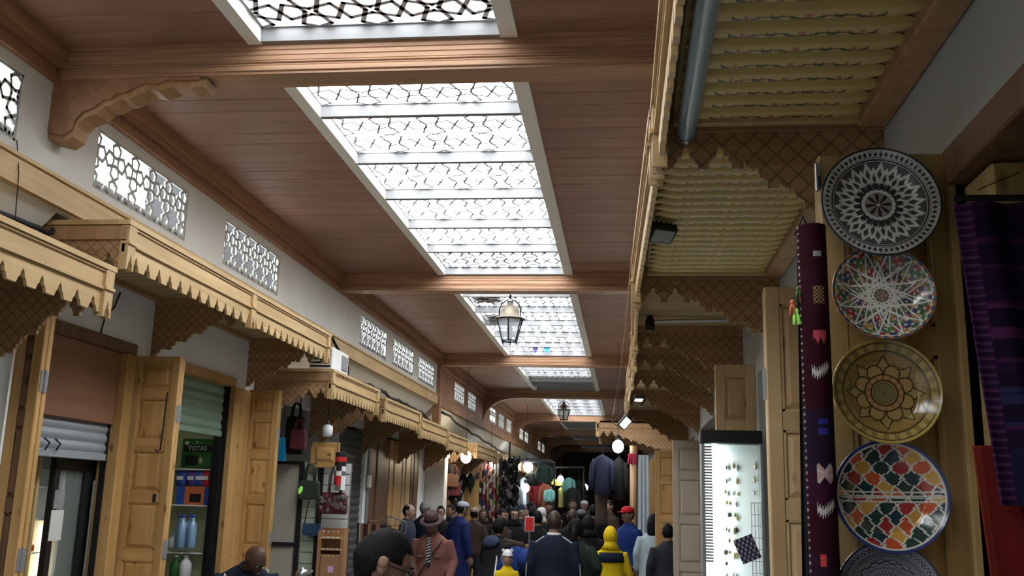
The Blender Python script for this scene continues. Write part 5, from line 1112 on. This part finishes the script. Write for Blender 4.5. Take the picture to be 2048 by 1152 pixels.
# ------------------------------------------------------------------ people
def rx(a): return Matrix.Rotation(a,3,'X')
def rz_(a): return Matrix.Rotation(a,3,'Z')
def head_pt(th,ph):
    """th azimuth (0 = +x, face towards -y), ph elevation"""
    d=Vector((math.cos(ph)*math.cos(th),math.cos(ph)*math.sin(th),math.sin(ph)))
    x,y,z=d.x*.076,d.y*.098,d.z*.118
    if z<0:
        f=-z/.118; x*=1-.22*f**1.4
        if y>0: y*=1-.42*f**1.2
        else: y*=1-.05*f
    else: y*=1.03
    if y<0:
        fr=max(0,-d.y)
        g=lambda cx,cz,sx,sz:math.exp(-((x-cx)/sx)**2-((z-cz)/sz)**2)
        nz=0
        if -.045<z<.03: nz=(.03-z)/.075 if z>-.03 else max(0,(z+.045)/.015)*.8
        y-= .026*nz*math.exp(-(x/.0135)**2)*fr
        y+= .012*(g(.032,.008,.016,.013)+g(-.032,.008,.016,.013))
        y-= .006*math.exp(-((z-.030)/.011)**2)*math.exp(-(x/.05)**2)
        y-= .006*math.exp(-((z+.062)/.009)**2)*math.exp(-(x/.022)**2)
        y+= .004*math.exp(-((z+.076)/.007)**2)*math.exp(-(x/.02)**2)
        y-= .010*math.exp(-((z+.098)/.014)**2)*math.exp(-(x/.022)**2)
        y-= .004*(g(.045,-.02,.02,.02)+g(-.045,-.02,.02,.02))
    return Vector((x,y,z))
def head_grid(nt=56,np_=40,scale=1.0,keep=None,off=(0,0,0)):
    P=[[head_pt(2*math.pi*i/nt,-math.pi/2+math.pi*j/np_) for j in range(np_+1)] for i in range(nt)]
    vs=[];fs=[];off=Vector(off)
    for i in range(nt):
        for j in range(np_+1): vs.append(P[i][j]*scale+off)
    for i in range(nt):
        for j in range(np_):
            q=(i*(np_+1)+j,((i+1)%nt)*(np_+1)+j,((i+1)%nt)*(np_+1)+j+1,i*(np_+1)+j+1)
            if keep is None or all(keep(P[a//(np_+1)][a%(np_+1)]) for a in q): fs.append(q)
    if keep:
        used=sorted({k for f in fs for k in f}); mp={k:i for i,k in enumerate(used)}; vs=[vs[k] for k in used]; fs=[tuple(mp[k] for k in f) for f in fs]
    return vs,fs
def loft(mb,rings,n=20):
    vs=[]
    for cx,cy,cz,a,b in rings: vs+=[(cx+a*math.cos(2*math.pi*k/n),cy+b*math.sin(2*math.pi*k/n),cz) for k in range(n)]
    fs=[(i*n+k,i*n+(k+1)%n,(i+1)*n+(k+1)%n,(i+1)*n+k) for i in range(len(rings)-1) for k in range(n)]+[tuple(range(n-1,-1,-1)),tuple((len(rings)-1)*n+k for k in range(n))]
    return mb.add(vs,fs)
def remesh(mb,vox,name,mt,smooth=5):
    me=mb.mesh(name); o=bpy.data.objects.new('tmp',me); COL.objects.link(o)
    r=o.modifiers.new('r','REMESH'); r.mode='VOXEL'; r.voxel_size=vox; s=o.modifiers.new('s','SMOOTH'); s.factor=.6; s.iterations=smooth
    bpy.context.view_layer.update()
    m2=bpy.data.meshes.new_from_object(o.evaluated_get(bpy.context.evaluated_depsgraph_get())); bpy.data.objects.remove(o); m2.name=name; m2.materials.clear(); m2.materials.append(M[mt]); m2.polygons.foreach_set('use_smooth',[True]*len(m2.polygons)); return m2
SK={}
for n_,c in (('skin_light',(.38,.235,.17)),('skin_mid',(.25,.14,.095)),('skin_dark',(.085,.045,.03))): plain(n_,c,.5,var=.1,scale=12,spec=.35)
plain('hair_black',(.007,.006,.006),.7,var=.4,scale=60,bump=.3,spec=.12); plain('hair_grey',(.16,.15,.15),.6,var=.4,scale=60,bump=.3); plain('hair_brown',(.035,.02,.014),.55,var=.4,scale=60,bump=.3); plain('hair_shaved',(.05,.035,.03),.7); plain('eye_white',(.6,.58,.55),.2); plain('lip',(.26,.11,.09),.5)
for n_,c in (('c_black',(.010,.010,.012)),('c_navy',(.011,.015,.030)),('c_slate',(.035,.045,.07)),('c_denim',(.03,.045,.08)),('c_djellaba',(.012,.02,.09)),('c_leather',(.165,.072,.058)),('c_green',(.018,.028,.022)),('c_yellow',(.62,.44,.012)),('c_blue',(.010,.028,.14)),('c_pale',(.34,.42,.46)),('c_brown',(.05,.03,.024)),('c_grey',(.10,.10,.11)),('c_white',(.55,.55,.53)),('c_red',(.45,.02,.025)),('c_hat',(.075,.045,.045)),('c_beige',(.30,.23,.17)),('c_kufi',(.35,.36,.45)),('c_charcoal',(.022,.024,.03))): plain(n_,c,.85,var=.15,scale=9,spec=.15)
def hand(mb,wrist,direc,palm_n,s=1.0,curl=.5):
    w=Vector(wrist); d=Vector(direc).normalized(); pn=Vector(palm_n); pn=(pn-d*pn.dot(d)).normalized(); sd=d.cross(pn)
    mb.ell(w+d*.045*s,.0,0,0) if False else None
    R=Matrix((sd,pn,d)).transposed(); mb.ell(w+d*.045*s,.040*s,.016*s,.052*s,12,8,R)
    for k,(o,L) in enumerate(((-.030,.062),(-.010,.074),(.010,.070),(.029,.055))):
        b=w+d*.085*s+sd*o*s; L*=s
        p1=b+(d*math.cos(curl*.5)+pn*math.sin(curl*.5))*L*.45; p2=p1+(d*math.cos(curl*1.4)+pn*math.sin(curl*1.4))*L*.32; p3=p2+(d*math.cos(curl*2.2)+pn*math.sin(curl*2.2))*L*.23
        mb.tube([b-d*.02*s,b,p1,p2,p3],[.0095*s,.0095*s,.0088*s,.008*s,.0055*s],8)
    b=w+d*.025*s-sd*.036*s; p1=b+(d*.6-sd*.75+pn*.25).normalized()*.034*s; p2=p1+(d*.85-sd*.3+pn*.35).normalized()*.03*s; mb.tube([w+d*.015*s,b,p1,p2],[.013*s,.012*s,.010*s,.007*s],8)
def person(label,px,py,Y,face=0,H=None,skin='skin_mid',top='c_black',bottom='c_charcoal',hair='hair_black',hairstyle='short',hat=None,hat_mt='c_hat',hyaw=0,hpitch=0,lean=0,kind='jacket',larm=None,rarm=None,glasses=False,vox=.022,head=1.0,sit=0,wide=1.0,hood_down=None,moustache=False,beard=False,hatlift=0,collar=None,x=None,dz=0,extras=None):
    """px,py: photo position of the top of the head; front of the body looks to -y for face=0"""
    p=at_y(px,py,Y); 
    if sit: s=1.0
    else: s=(H or max(1.46,p.z-hatlift))/1.72
    t=thing('person',label,'person',(p.x if x is None else x,Y,0),face); t.scale=(s,s,s)
    zo=-sit
    def U(q):
        q=Vector(q)-Vector((0,0,.95)); return rx(lean)@q+Vector((0,0,.95+zo))
    nb=U((0,0,1.49)); HM=rx(lean*.4)@rz_(hyaw)@rx(hpitch); hc=nb+HM@Vector((0,-.012,.115*head))
    def Hd(v): return hc+HM@(Vector(v)*head)
    larm=larm or ((.245,.03,1.16),(.255,-.05,.92)); rarm=rarm or ((-.245,.03,1.16),(-.255,-.05,.92)); w=wide
    def upper(mb,g,sl=1.0,hem=.84,arms=True):
        m=MB(); loft(m,[(0,0,hem,(.165+g)*w,.125+g),(0,0,.98,(.16+g)*w,.12+g),(0,-.005,1.12,(.158+g)*w,.112+g),(0,-.005,1.28,(.178+g)*w,.12+g),(0,0,1.38,(.175+g)*w,.105+g),(0,.005,1.435,(.125+g)*w,.085+g),(0,.008,1.48,.066+g,.066+g)])
        mb.add([U(v) for v in m.v],m.f)
        for sg,(el,wr) in ((1,larm),(-1,rarm)):
            sh=U((sg*.165*w,.005,1.395)); e=Vector(el)+Vector((0,0,zo)) if not lean else U(el); q=Vector(wr)+Vector((0,0,zo)) if not lean else U(wr)
            mb.tube([sh,sh.lerp(e,.5),e,e.lerp(q,.5),sh.lerp(q,1)],[.062+g,.056+g,.048+g,.043+g,.036+g],12)
    # body: one continuous skin surface with hands and head
    mb=MB(); upper(mb,-.012)
    mb.tube([U((0,.012,1.40)),U((0,.01,1.47)),hc+HM@Vector((0,.012,-.04*head))],[.062,.056,.054],14)
    if sit:
        for sg in (1,-1): mb.tube([(sg*.09,0,.95+zo),(sg*.13,-.42,.93+zo),(sg*.13,-.40,.5+zo),(sg*.13,-.40,.09)],[.085,.06,.05,.035],12)
    else:
        for sg in (1,-1): mb.tube([(sg*.085,0,.95),(sg*.09,-.005,.72),(sg*.095,-.01,.50),(sg*.1,.01,.3),(sg*.1,.01,.07)],[.085,.075,.052,.05,.036],12)
    me=remesh(mb,.026,'body',skin,3); ex=MB()
    vs,fs=head_grid(off=(0,0,0)); ex.add([Hd(v) for v in vs],fs)
    for sg in (1,-1):
        ex.ell(Hd((sg*.077,.012,-.002)),.010*head,.019*head,.031*head,10,8,HM@Matrix.Rotation(sg*.35,3,'Z')); ex.ell(Hd((sg*.082,.02,.010)),.006*head,.02*head,.02*head,8,6,HM@Matrix.Rotation(sg*.5,3,'Z'))
    for sg,(el,wr) in ((1,larm),(-1,rarm)):
        e=Vector(el)+Vector((0,0,zo)) if not lean else U(el); q=Vector(wr)+Vector((0,0,zo)) if not lean else U(wr); hand(ex,q,(q-e),(-sg,.0,.0) if abs((q-e).normalized().x)<.7 else (0,-1,0),1.0)
    m3=ex.mesh('h',smooth=True); bm=bmesh.new(); bm.from_mesh(me); bm.from_mesh(m3); bm.to_mesh(me); bm.free(); bpy.data.meshes.remove(m3); me.polygons.foreach_set('use_smooth',[True]*len(me.polygons)); link('body',me,t)
    # face
    for sg in (1,-1):
        e=MB().ell(Hd((sg*.032,-.078,.008)),.0125*head,.0105*head,.0095*head,10,8,HM).build('eye','eye_white',t,True,True)
        MB().ell(Hd((sg*.032,-.0875,.008)),.0055*head,.002,.0055*head,8,6,HM).build('iris','black',e,True,True)
        MB().tube([Hd((sg*.015,-.098,.026)),Hd((sg*.033,-.097,.032)),Hd((sg*.05,-.084,.027))],[.003,.004,.002],6).build('eyebrow',hair if hair!='hair_shaved' else 'hair_black',t,True,True)
    MB().tube([Hd((-.022,-.093,-.063)),Hd((-.008,-.102,-.060)),Hd((.008,-.102,-.060)),Hd((.022,-.093,-.063))],[.002,.0055,.0055,.002],8).build('lips','lip',t,True,True)
    if moustache: MB().tube([Hd((-.028,-.094,-.052)),Hd((0,-.106,-.046)),Hd((.028,-.094,-.052))],[.003,.007,.003],8).build('moustache',hair,t,True,True)
    if beard:
        vs,fs=head_grid(44,32,1.03,lambda v:v.z<-.05 and v.y<.02 and not (abs(v.x)<.02 and v.z>-.072)); b=MB(); b.add([Hd(v) for v in vs],fs); b.build('beard',hair,t,True,True)
    # hair
    if hairstyle:
        if hairstyle in('short','thin','shaved'): keep=lambda v:(v.z>.062+.25*max(0,abs(v.x)-.045) if v.y<-.045 else (v.z>.018-.6*max(0,v.y-.0) if v.y<.03 else v.z>-.062))
        else: keep=lambda v:(v.z>.055 if v.y<-.05 else v.z>-.07 if v.y>-.02 else v.z>-.02)
        if hairstyle=='thin': keep0=keep; keep=lambda v:keep0(v) and not (v.z>.085 and v.y<.03) and not(v.y<-.03)
        vs,fs=head_grid(72,52,{'shaved':1.012}.get(hairstyle,1.065),keep); rg=random.Random(5); b=MB(); b.add([Hd(Vector(v)*(1+rg.uniform(-.012,.016))) for v in vs],fs); o=b.build('hair',hair,t,True,True); md=o.modifiers.new('thickness','SOLIDIFY'); md.thickness=.012 if hairstyle!='shaved' else .004; md.offset=-1
        if hairstyle=='long':
            b=MB(); b.tube([Hd((0,.05,.06)),Hd((0,.085,-.02)),Hd((0,.085,-.12)),Hd((.01,.08,-.24)),Hd((.02,.075,-.34))],[(.07,.05),(.085,.05),(.085,.04),(.07,.035),(.03,.02)],14); b.build('hair_length',hair,t,True,True)
        if hairstyle=='ponytail':
            b=MB(); b.ell(Hd((0,.105,.02)),.035,.035,.035,12,8); b.tube([Hd((0,.11,.02)),Hd((0,.14,-.05)),Hd((.0,.135,-.16)),Hd((.01,.12,-.28))],[.03,.04,.042,.012],12); b.build('ponytail',hair,t,True,True)
    # hats
    if hat=='fedora':
        Mh=HM; o=MB().lathe([(.145,.0),(.148,.004),(.12,.002),(.086,.008),(.085,.012),(.083,.06),(.076,.10),(.05,.112),(.0,.100)],28,Hd((0,.0,.052)),Mh,sy=1.18).build('hat',hat_mt,t,True,True); MB().lathe([(.088,.012),(.088,.036),(.084,.037)],28,Hd((0,0,.052)),Mh,sy=1.18).build('hat_band','c_black',o,True,True)
    elif hat=='kufi': MB().lathe([(.083,0),(.086,.02),(.082,.05),(.062,.075),(.03,.086),(0,.089)],24,Hd((0,.006,.038)),HM@rx(-.12),sy=1.2).build('skullcap',hat_mt,t,True,True)
    elif hat=='cap':
        o=MB().lathe([(.083,0),(.086,.02),(.083,.05),(.064,.078),(.03,.09),(0,.092)],24,Hd((0,.0,.035)),HM,sy=1.2).build('cap',hat_mt,t,True,True)
        b=MB(); b.prism([(-.07,-.07),(-.06,-.13),(-.03,-.165),(.03,-.165),(.06,-.13),(.07,-.07)],lambda a,c,k:Hd((a,c,.042+k-.1*(abs(c)-.07)*.6)),.006); b.build('visor',hat_mt,o,False,True)
    elif hat in('beanie','scarf','hood','bear'):
        if hat=='beanie': kp=lambda v:v.z>.035-.3*max(0,v.y); sc_=1.10
        elif hat=='bear': kp=lambda v:(v.z>.03 or v.y>.0) and v.z>-.09; sc_=1.24
        else: kp=lambda v:not(v.y<-.055 and abs(v.x)<.055 and v.z<.06); sc_=1.14 if hat=='scarf' else 1.24
        vs,fs=head_grid(60,44,sc_,kp); b=MB(); b.add([Hd(Vector(v)+Vector((0,.008,.0))) for v in vs],fs); o=b.build('hood' if hat=='hood' else 'headscarf' if hat=='scarf' else 'hat',hat_mt,t,True,True); md=o.modifiers.new('thickness','SOLIDIFY'); md.thickness=.012
        if hat in('scarf','hood'): MB().tube([Hd((0,.02,-.06)),Hd((0,.02,-.10)),U((0,.015,1.44))],[(.088,.095),(.10,.105),(.15,.12)],16).build('neck_wrap',hat_mt,t,True,True)
        if hat=='bear':
            for sg in (1,-1): MB().ell(Hd((sg*.07,.0,.125)),.03,.018,.03,12,8).build('hat_ear',hat_mt,o,True,True)
    # clothing
    mb=MB(); upper(mb,.016 if kind!='padded' else .035,hem=.84)
    if kind=='djellaba':
        m=MB(); loft(m,[(0,0,.06,.25*w,.2),(0,0,.4,.22*w,.18),(0,0,.84,.20*w,.16),(0,0,1.1,.185*w,.145),(0,0,1.3,.19*w,.14),(0,0,1.42,.13*w,.10)]); mb.add([(U(v) if v[2]>.9 else Vector(v)) for v in m.v],m.f)
    cl=link({'djellaba':'djellaba','shirt':'shirt'}.get(kind,'jacket'),remesh(mb,vox,'garment',top,4),t)
    cr=MB(); cr.tube([U((0,.012,1.455)),U((0,.01,1.495))],[(.076,.078),(.074,.07)],18,caps=False); o=cr.build('collar',collar or top,t,True,True); md=o.modifiers.new('thickness','SOLIDIFY'); md.thickness=.012
    if hood_down: MB().ell(U((0,.125,1.40)),.135,.045,.085,18,10,rx(lean+.25)).build('hood',hood_down,t,True,True)
    # trousers and shoes
    mb=MB()
    if sit:
        for sg in (1,-1): mb.tube([(sg*.085,.03,.96+zo),(sg*.12,-.2,.95+zo),(sg*.13,-.42,.93+zo),(sg*.13,-.41,.6+zo),(sg*.13,-.40,.12)],[.11,.095,.075,.07,.06],12)
        mb.ell((0,.02,.97+zo),.17,.14,.11,16,10)
    else:
        loft(mb,[(0,0,.80,.165,.125),(0,0,.98,.17,.125)])
        for sg in (1,-1): mb.tube([(sg*.085,0,.90),(sg*.09,-.005,.72),(sg*.095,-.01,.50),(sg*.1,.01,.3),(sg*.1,.01,.09)],[.098,.09,.07,.066,.062],12)
    link('trousers',remesh(mb,.03,'trousers',bottom,3),t)
    for sg in (1,-1):
        fy=-.40 if sit else 0; b=MB(); b.ell((sg*.12 if sit else sg*.1,fy-.055,.045),.045,.125,.045,14,8); b.v=[(a,c,max(.004,d)) for a,c,d in b.v]; b.build('shoe','lea_black',t,True,True)
    if glasses:
        g=MB()
        for sg in (1,-1):
            g.tube([Hd((sg*.034+.021*math.cos(k*math.pi/6),-.105,.006+.016*math.sin(k*math.pi/6))) for k in range(13)],.0028,6); g.tube([Hd((sg*.055,-.103,.010)),Hd((sg*.078,-.06,.010)),Hd((sg*.081,.0,.008)),Hd((sg*.078,.02,-.005))],.003,6)
        g.tube([Hd((-.013,-.106,.010)),Hd((.013,-.106,.010))],.0025,6); g.build('glasses','black',t,True,True)
    if extras: extras(t,U,Hd)
    return t
PI=math.pi
# foreground man seen from behind, turned to the right
person('man in the foreground with short black hair and glasses, cut off at the bottom edge',737,1053,3.0,face=PI*.66,skin='skin_mid',top='c_black',hairstyle='short',glasses=True,hpitch=.38,hyaw=-.05,vox=.018)
def tie(t,U,Hd):
    MB().prism([(-.012,1.44),(.012,1.44),(.026,1.12),(0,1.08),(-.026,1.12)],lambda a,b,k:U((a+.0,-.142-.02*(1.44-b)+k,b)),.008).build('shirt_front','c_black',t,False,True)
    o=MB().prism([(-.016,1.43),(.016,1.43),(.032,1.13),(0,1.09),(-.032,1.13)],lambda a,b,k:U((a,-.152-.02*(1.44-b)+k,b)),.006).build('tie','c_charcoal',t,False,True)
    for i in range(9): z=1.41-i*.034; MB().prism([(-.015-.002*i,z),(.015+.002*i,z+.02),(.015+.002*i,z+.032),(-.015-.002*i,z+.012)],lambda a,b,k:U((a,-.156-.02*(1.44-b)+k,b)),.006).build('tie_stripe','c_white',o,False,True)
    for sg in (-1,1):
        MB().rbox(sg*.105-.045,sg*.105+.045,-.150,-.130,1.20,1.225,.005).build('pocket_flap','c_leather',t,False,True); MB().ell((sg*.105,-.152,1.208),.006,.004,.006,8,6).build('button','black',t,True,True)
        MB().prism([(sg*.02,1.45),(sg*.09,1.40),(sg*.08,1.30),(sg*.035,1.18)],lambda a,b,k:U((a,-.150+k,b)),.012).build('lapel','c_leather',t,False,True)
    MB().tube([U((.16,-.10,1.42)),U((.05,-.155,1.25)),U((-.08,-.16,1.05)),U((-.17,-.12,.9))],.007,6).build('bag_strap','c_charcoal',t,True,True)
person('man in brown felt hat, striped tie and reddish leather jacket',868,1019,10.4,face=-.1,top='c_leather',bottom='c_charcoal',skin='skin_mid',hair='hair_grey',hat='fedora',hpitch=.42,hatlift=.04,vox=.018,extras=tie,larm=((.27,.02,1.15),(.25,-.12,.93)),rarm=((-.27,.02,1.15),(-.22,-.14,.95)),wide=1.08)
person('man with moustache in profile, standing before the golden plank door',817,1009,14.2,face=PI/2-.1,top='c_slate',skin='skin_light',moustache=True,hairstyle='thin')
person('grey-haired man in navy seen from behind, left of the brown hat',850,1003,14.6,face=PI*.85,top='c_navy',hair='hair_grey',wide=1.05)
person('man in long blue djellaba and pale knitted skullcap',919,1003,13.9,face=PI*.75,top='c_djellaba',kind='djellaba',hat='kufi',hat_mt='c_kufi',hpitch=.2,lean=.05)
person('dark-haired person with glasses behind the brown hat',882,1012,15.6,face=0,top='c_black',skin='skin_light',glasses=True)
person('person facing the skullcap man, in black',903,1010,16.7,face=-.6,top='c_black')
person('man with beige flat cap behind the skullcap man',949,1016,16.5,face=PI,top='c_brown',hat='cap',hat_mt='c_beige')
person('man in black coat with blue lined hood bending forward, back to us',983,1040,10.6,face=PI*.8,top='c_black',lean=.28,hood_down='c_denim',vox=.02,larm=((.27,-.1,1.2),(.2,-.3,1.1)),rarm=((-.27,-.1,1.2),(-.25,-.25,1.0)))
person('man in dark jacket stretching his arm towards the wallets',1003,1018,13.2,face=PI*.35,top='c_brown',rarm=((-.25,-.2,1.25),(-.1,-.5,1.2)))
person('woman in black headscarf and glasses in the middle of the crowd',1028,1016,14.4,face=.3,top='c_black',hat='scarf',hat_mt='c_black',glasses=True,skin='skin_light',hairstyle=None)
person('man in dark beanie right of the woman with black headscarf',1043,1010,14.9,face=PI*.55,top='c_black',hat='beanie',hat_mt='c_navy',hair='hair_grey',skin='skin_light')
person('woman with white headscarf deep in the crowd',1083,1016,17.5,face=PI*.7,top='c_black',hat='scarf',hat_mt='c_white',hairstyle=None)
def piping(t,U,Hd):
    for sg in (-1,1):
        MB().tube([U((sg*.10,.10,1.46)),U((sg*.215,.06,1.38)),U((sg*.285,.07,1.16)),U((sg*.30,.03,.95))],.006,6).build('piping','c_white',t,True,True)
person('man in navy jacket with white piping, seen from behind',1109,1023,9.7,face=PI,top='c_navy',bottom='c_black',hair='hair_brown',collar='c_white',wide=1.12,vox=.018,extras=piping)
person('man directly behind the piped navy jacket, grey hair',1075,1022,13.4,face=PI,top='c_black',hair='hair_black')
person('woman with dark ponytail in a green-black jacket',1152,1044,10.2,face=PI*.95,top='c_green',bottom='c_grey',hairstyle='ponytail',larm=((.28,.05,1.18),(.22,-.15,1.02)),rarm=((-.28,.05,1.18),(-.2,-.15,1.0)))
person('person in black hooded coat beside the yellow child',1176,1038,12.3,face=PI,top='c_black',hat='hood',hat_mt='c_black',hairstyle=None,wide=1.15)
def yel(t,U,Hd):
    m=loft(MB(),[(0,0,1.26,.222,.152),(0,0,1.33,.225,.15),(0,.0,1.40,.205,.132)]); m.build('shoulder_band','c_navy',t,True,True)
person('child in yellow hooded jacket with a navy shoulder band',1221,1054,11.6,face=PI*1.05,top='c_yellow',hat='hood',hat_mt='c_yellow',hairstyle=None,H=1.33,head=1.12,wide=1.1,bottom='c_charcoal',extras=yel,larm=((.26,.0,1.15),(.28,-.1,.95)),rarm=((-.27,-.02,1.12),(-.36,-.12,.95)))
person('man in red cap and bright blue jacket on the right',1257,1014,13.4,face=-.9,top='c_blue',hat='cap',hat_mt='c_red',skin='skin_mid',bottom='c_navy')
person('woman in pale blue djellaba with long dark hair by the golden door',1307,1030,12.9,face=PI*.95,top='c_pale',kind='djellaba',hairstyle='long')
person('person in dark coat half hidden by the grey panel door',1336,1080,11.4,face=PI,top='c_charcoal',H=1.42)
person('man in brown jacket walking near the hanging jackets',1219,1001,18.6,face=-.9,top='c_brown',skin='skin_light',hair='hair_brown')
person('grey-bearded man in pale cap far down the street',1169,1002,21,face=0,top='c_slate',hat='kufi',hat_mt='c_white',beard=True,hair='hair_grey')
person('man facing us below the yellow trousers stall',1146,999,22,face=.1,top='c_black',skin='skin_light')
person('broad-faced man in green beanie in the far crowd',1098,1003,19.5,face=0,top='c_green',hat='beanie',hat_mt='c_green',skin='skin_mid')
person('man in black coat with his back turned behind the ponytail woman',1145,1020,14.2,face=PI,top='c_black',hair='hair_brown')
person('man in black jacket and grey cap left of the hooded coat',1163,1020,15.2,face=PI,top='c_charcoal',hat='cap',hat_mt='c_grey')
person('tall man in black coat in front of the hanging jackets',1187,1010,15.9,face=PI,top='c_black')
person('person in dark red scarf left in the far crowd',966,1018,17.2,face=.2,top='c_black',hat='scarf',hat_mt='c_brown',hairstyle=None)
person('person in pale jacket among the far shoppers',1060,1006,20.5,face=PI*.6,top='c_pale')
person('person in black hat among the far shoppers',1066,1014,16.2,face=PI,top='c_black',hat='beanie',hat_mt='c_black')
# seated man
def patt(t,U,Hd):
    rng=random.Random(8)
    for i in range(60):
        a=rng.uniform(-PI,PI); z=rng.uniform(1.08,1.43); k=max(0,z-1.38)/.055; q=U(((.222-.06*k)*math.cos(a),(.138-(.017 if z>1.33 else 0)-.02*k)*math.sin(a),z)); MB().ell(q,.028,.010,.016,8,6,rx(.6)@Matrix.Rotation(a+PI/2,3,'Z')@Matrix.Rotation(rng.uniform(-1,1),3,'Y')).build('shirt_patch','c_white',t,True,True)
sm=person('bald man in navy and white patterned shirt sitting by the pine door',490,1091,8.3,face=.5,skin='skin_dark',top='c_navy',kind='shirt',hairstyle=None,hair='hair_shaved',sit=.355,hyaw=.6,hpitch=.6,lean=.6,wide=1.15,vox=.018,extras=patt,larm=((.30,-.12,1.18),(.12,-.32,1.08)),rarm=((-.27,-.05,1.1),(-.12,-.33,1.0)))
st=thing('stool','low wooden stool under the seated man','stool',(sm.location.x,8.3,0)); MB().lathe([(.16,.40),(.17,.41),(.17,.45),(.15,.46)],20).build('seat','dark_wood',st,False,True)
for k in range(4): a=k*PI/2+.7; MB().tube([(.11*math.cos(a),.11*math.sin(a),.41),(.15*math.cos(a),.15*math.sin(a),0)],.014,8).build('leg','dark_wood',st,False,True)
# baby in stroller
bp=at_y(1018,1093,9.9)
stl=thing('stroller','blue baby stroller pushed through the crowd','stroller',(bp.x+.05,9.9,0)); bz=bp.z
MB().ell((.02,.14,bz-.30),.22,.08,.30,18,10).build('backrest','c_blue',stl,True,True); MB().rbox(-.2,.22,-.22,.16,bz-.62,bz-.54,.03).build('seat','c_blue',stl,False,True)
MB().ell((.14,.02,bz-.13),.11,.18,.12,16,10).build('canopy_fold','c_blue',stl,True,True)
for sg in (-1,1):
    MB().tube([(sg*.22,-.35,.12),(sg*.22,.0,bz-.58),(sg*.22,.42,bz-.12)],.013,8).build('frame_tube','steel',stl,True,True); MB().tube([(sg*.22,.3,.12),(sg*.22,.0,bz-.58)],.013,8).build('frame_tube','steel',stl,True,True)
    for yy in (-.35,.3): MB().lathe([(.09,-.02),(.11,-.015),(.11,.015),(.09,.02)],18,(sg*.22,yy,.11),Matrix.Rotation(PI/2,3,'Y')).build('wheel','black',stl,True,True)
MB().tube([(-.22,.42,bz-.12),(.22,.42,bz-.12)],.016,8).build('handle','black',stl,True,True); MB().tube([(-.2,-.1,bz-.42),(-.06,-.2,bz-.4),(.16,-.1,bz-.42)],.014,8).build('bumper_bar','c_white',stl,True,True)
by=person('baby in white bear-eared hat and yellow jacket in the stroller',1018,1093,9.75,face=.15,top='c_yellow',hat='bear',hat_mt='c_white',hairstyle=None,skin='skin_light',sit=.36,head=1.08,wide=.75,larm=((.2,-.02,1.16),(.13,-.16,1.05)),rarm=((-.2,-.02,1.16),(-.13,-.16,1.05)))
by.scale=(.56,.56,.56); by.location=(bp.x,9.78,bz-.81)
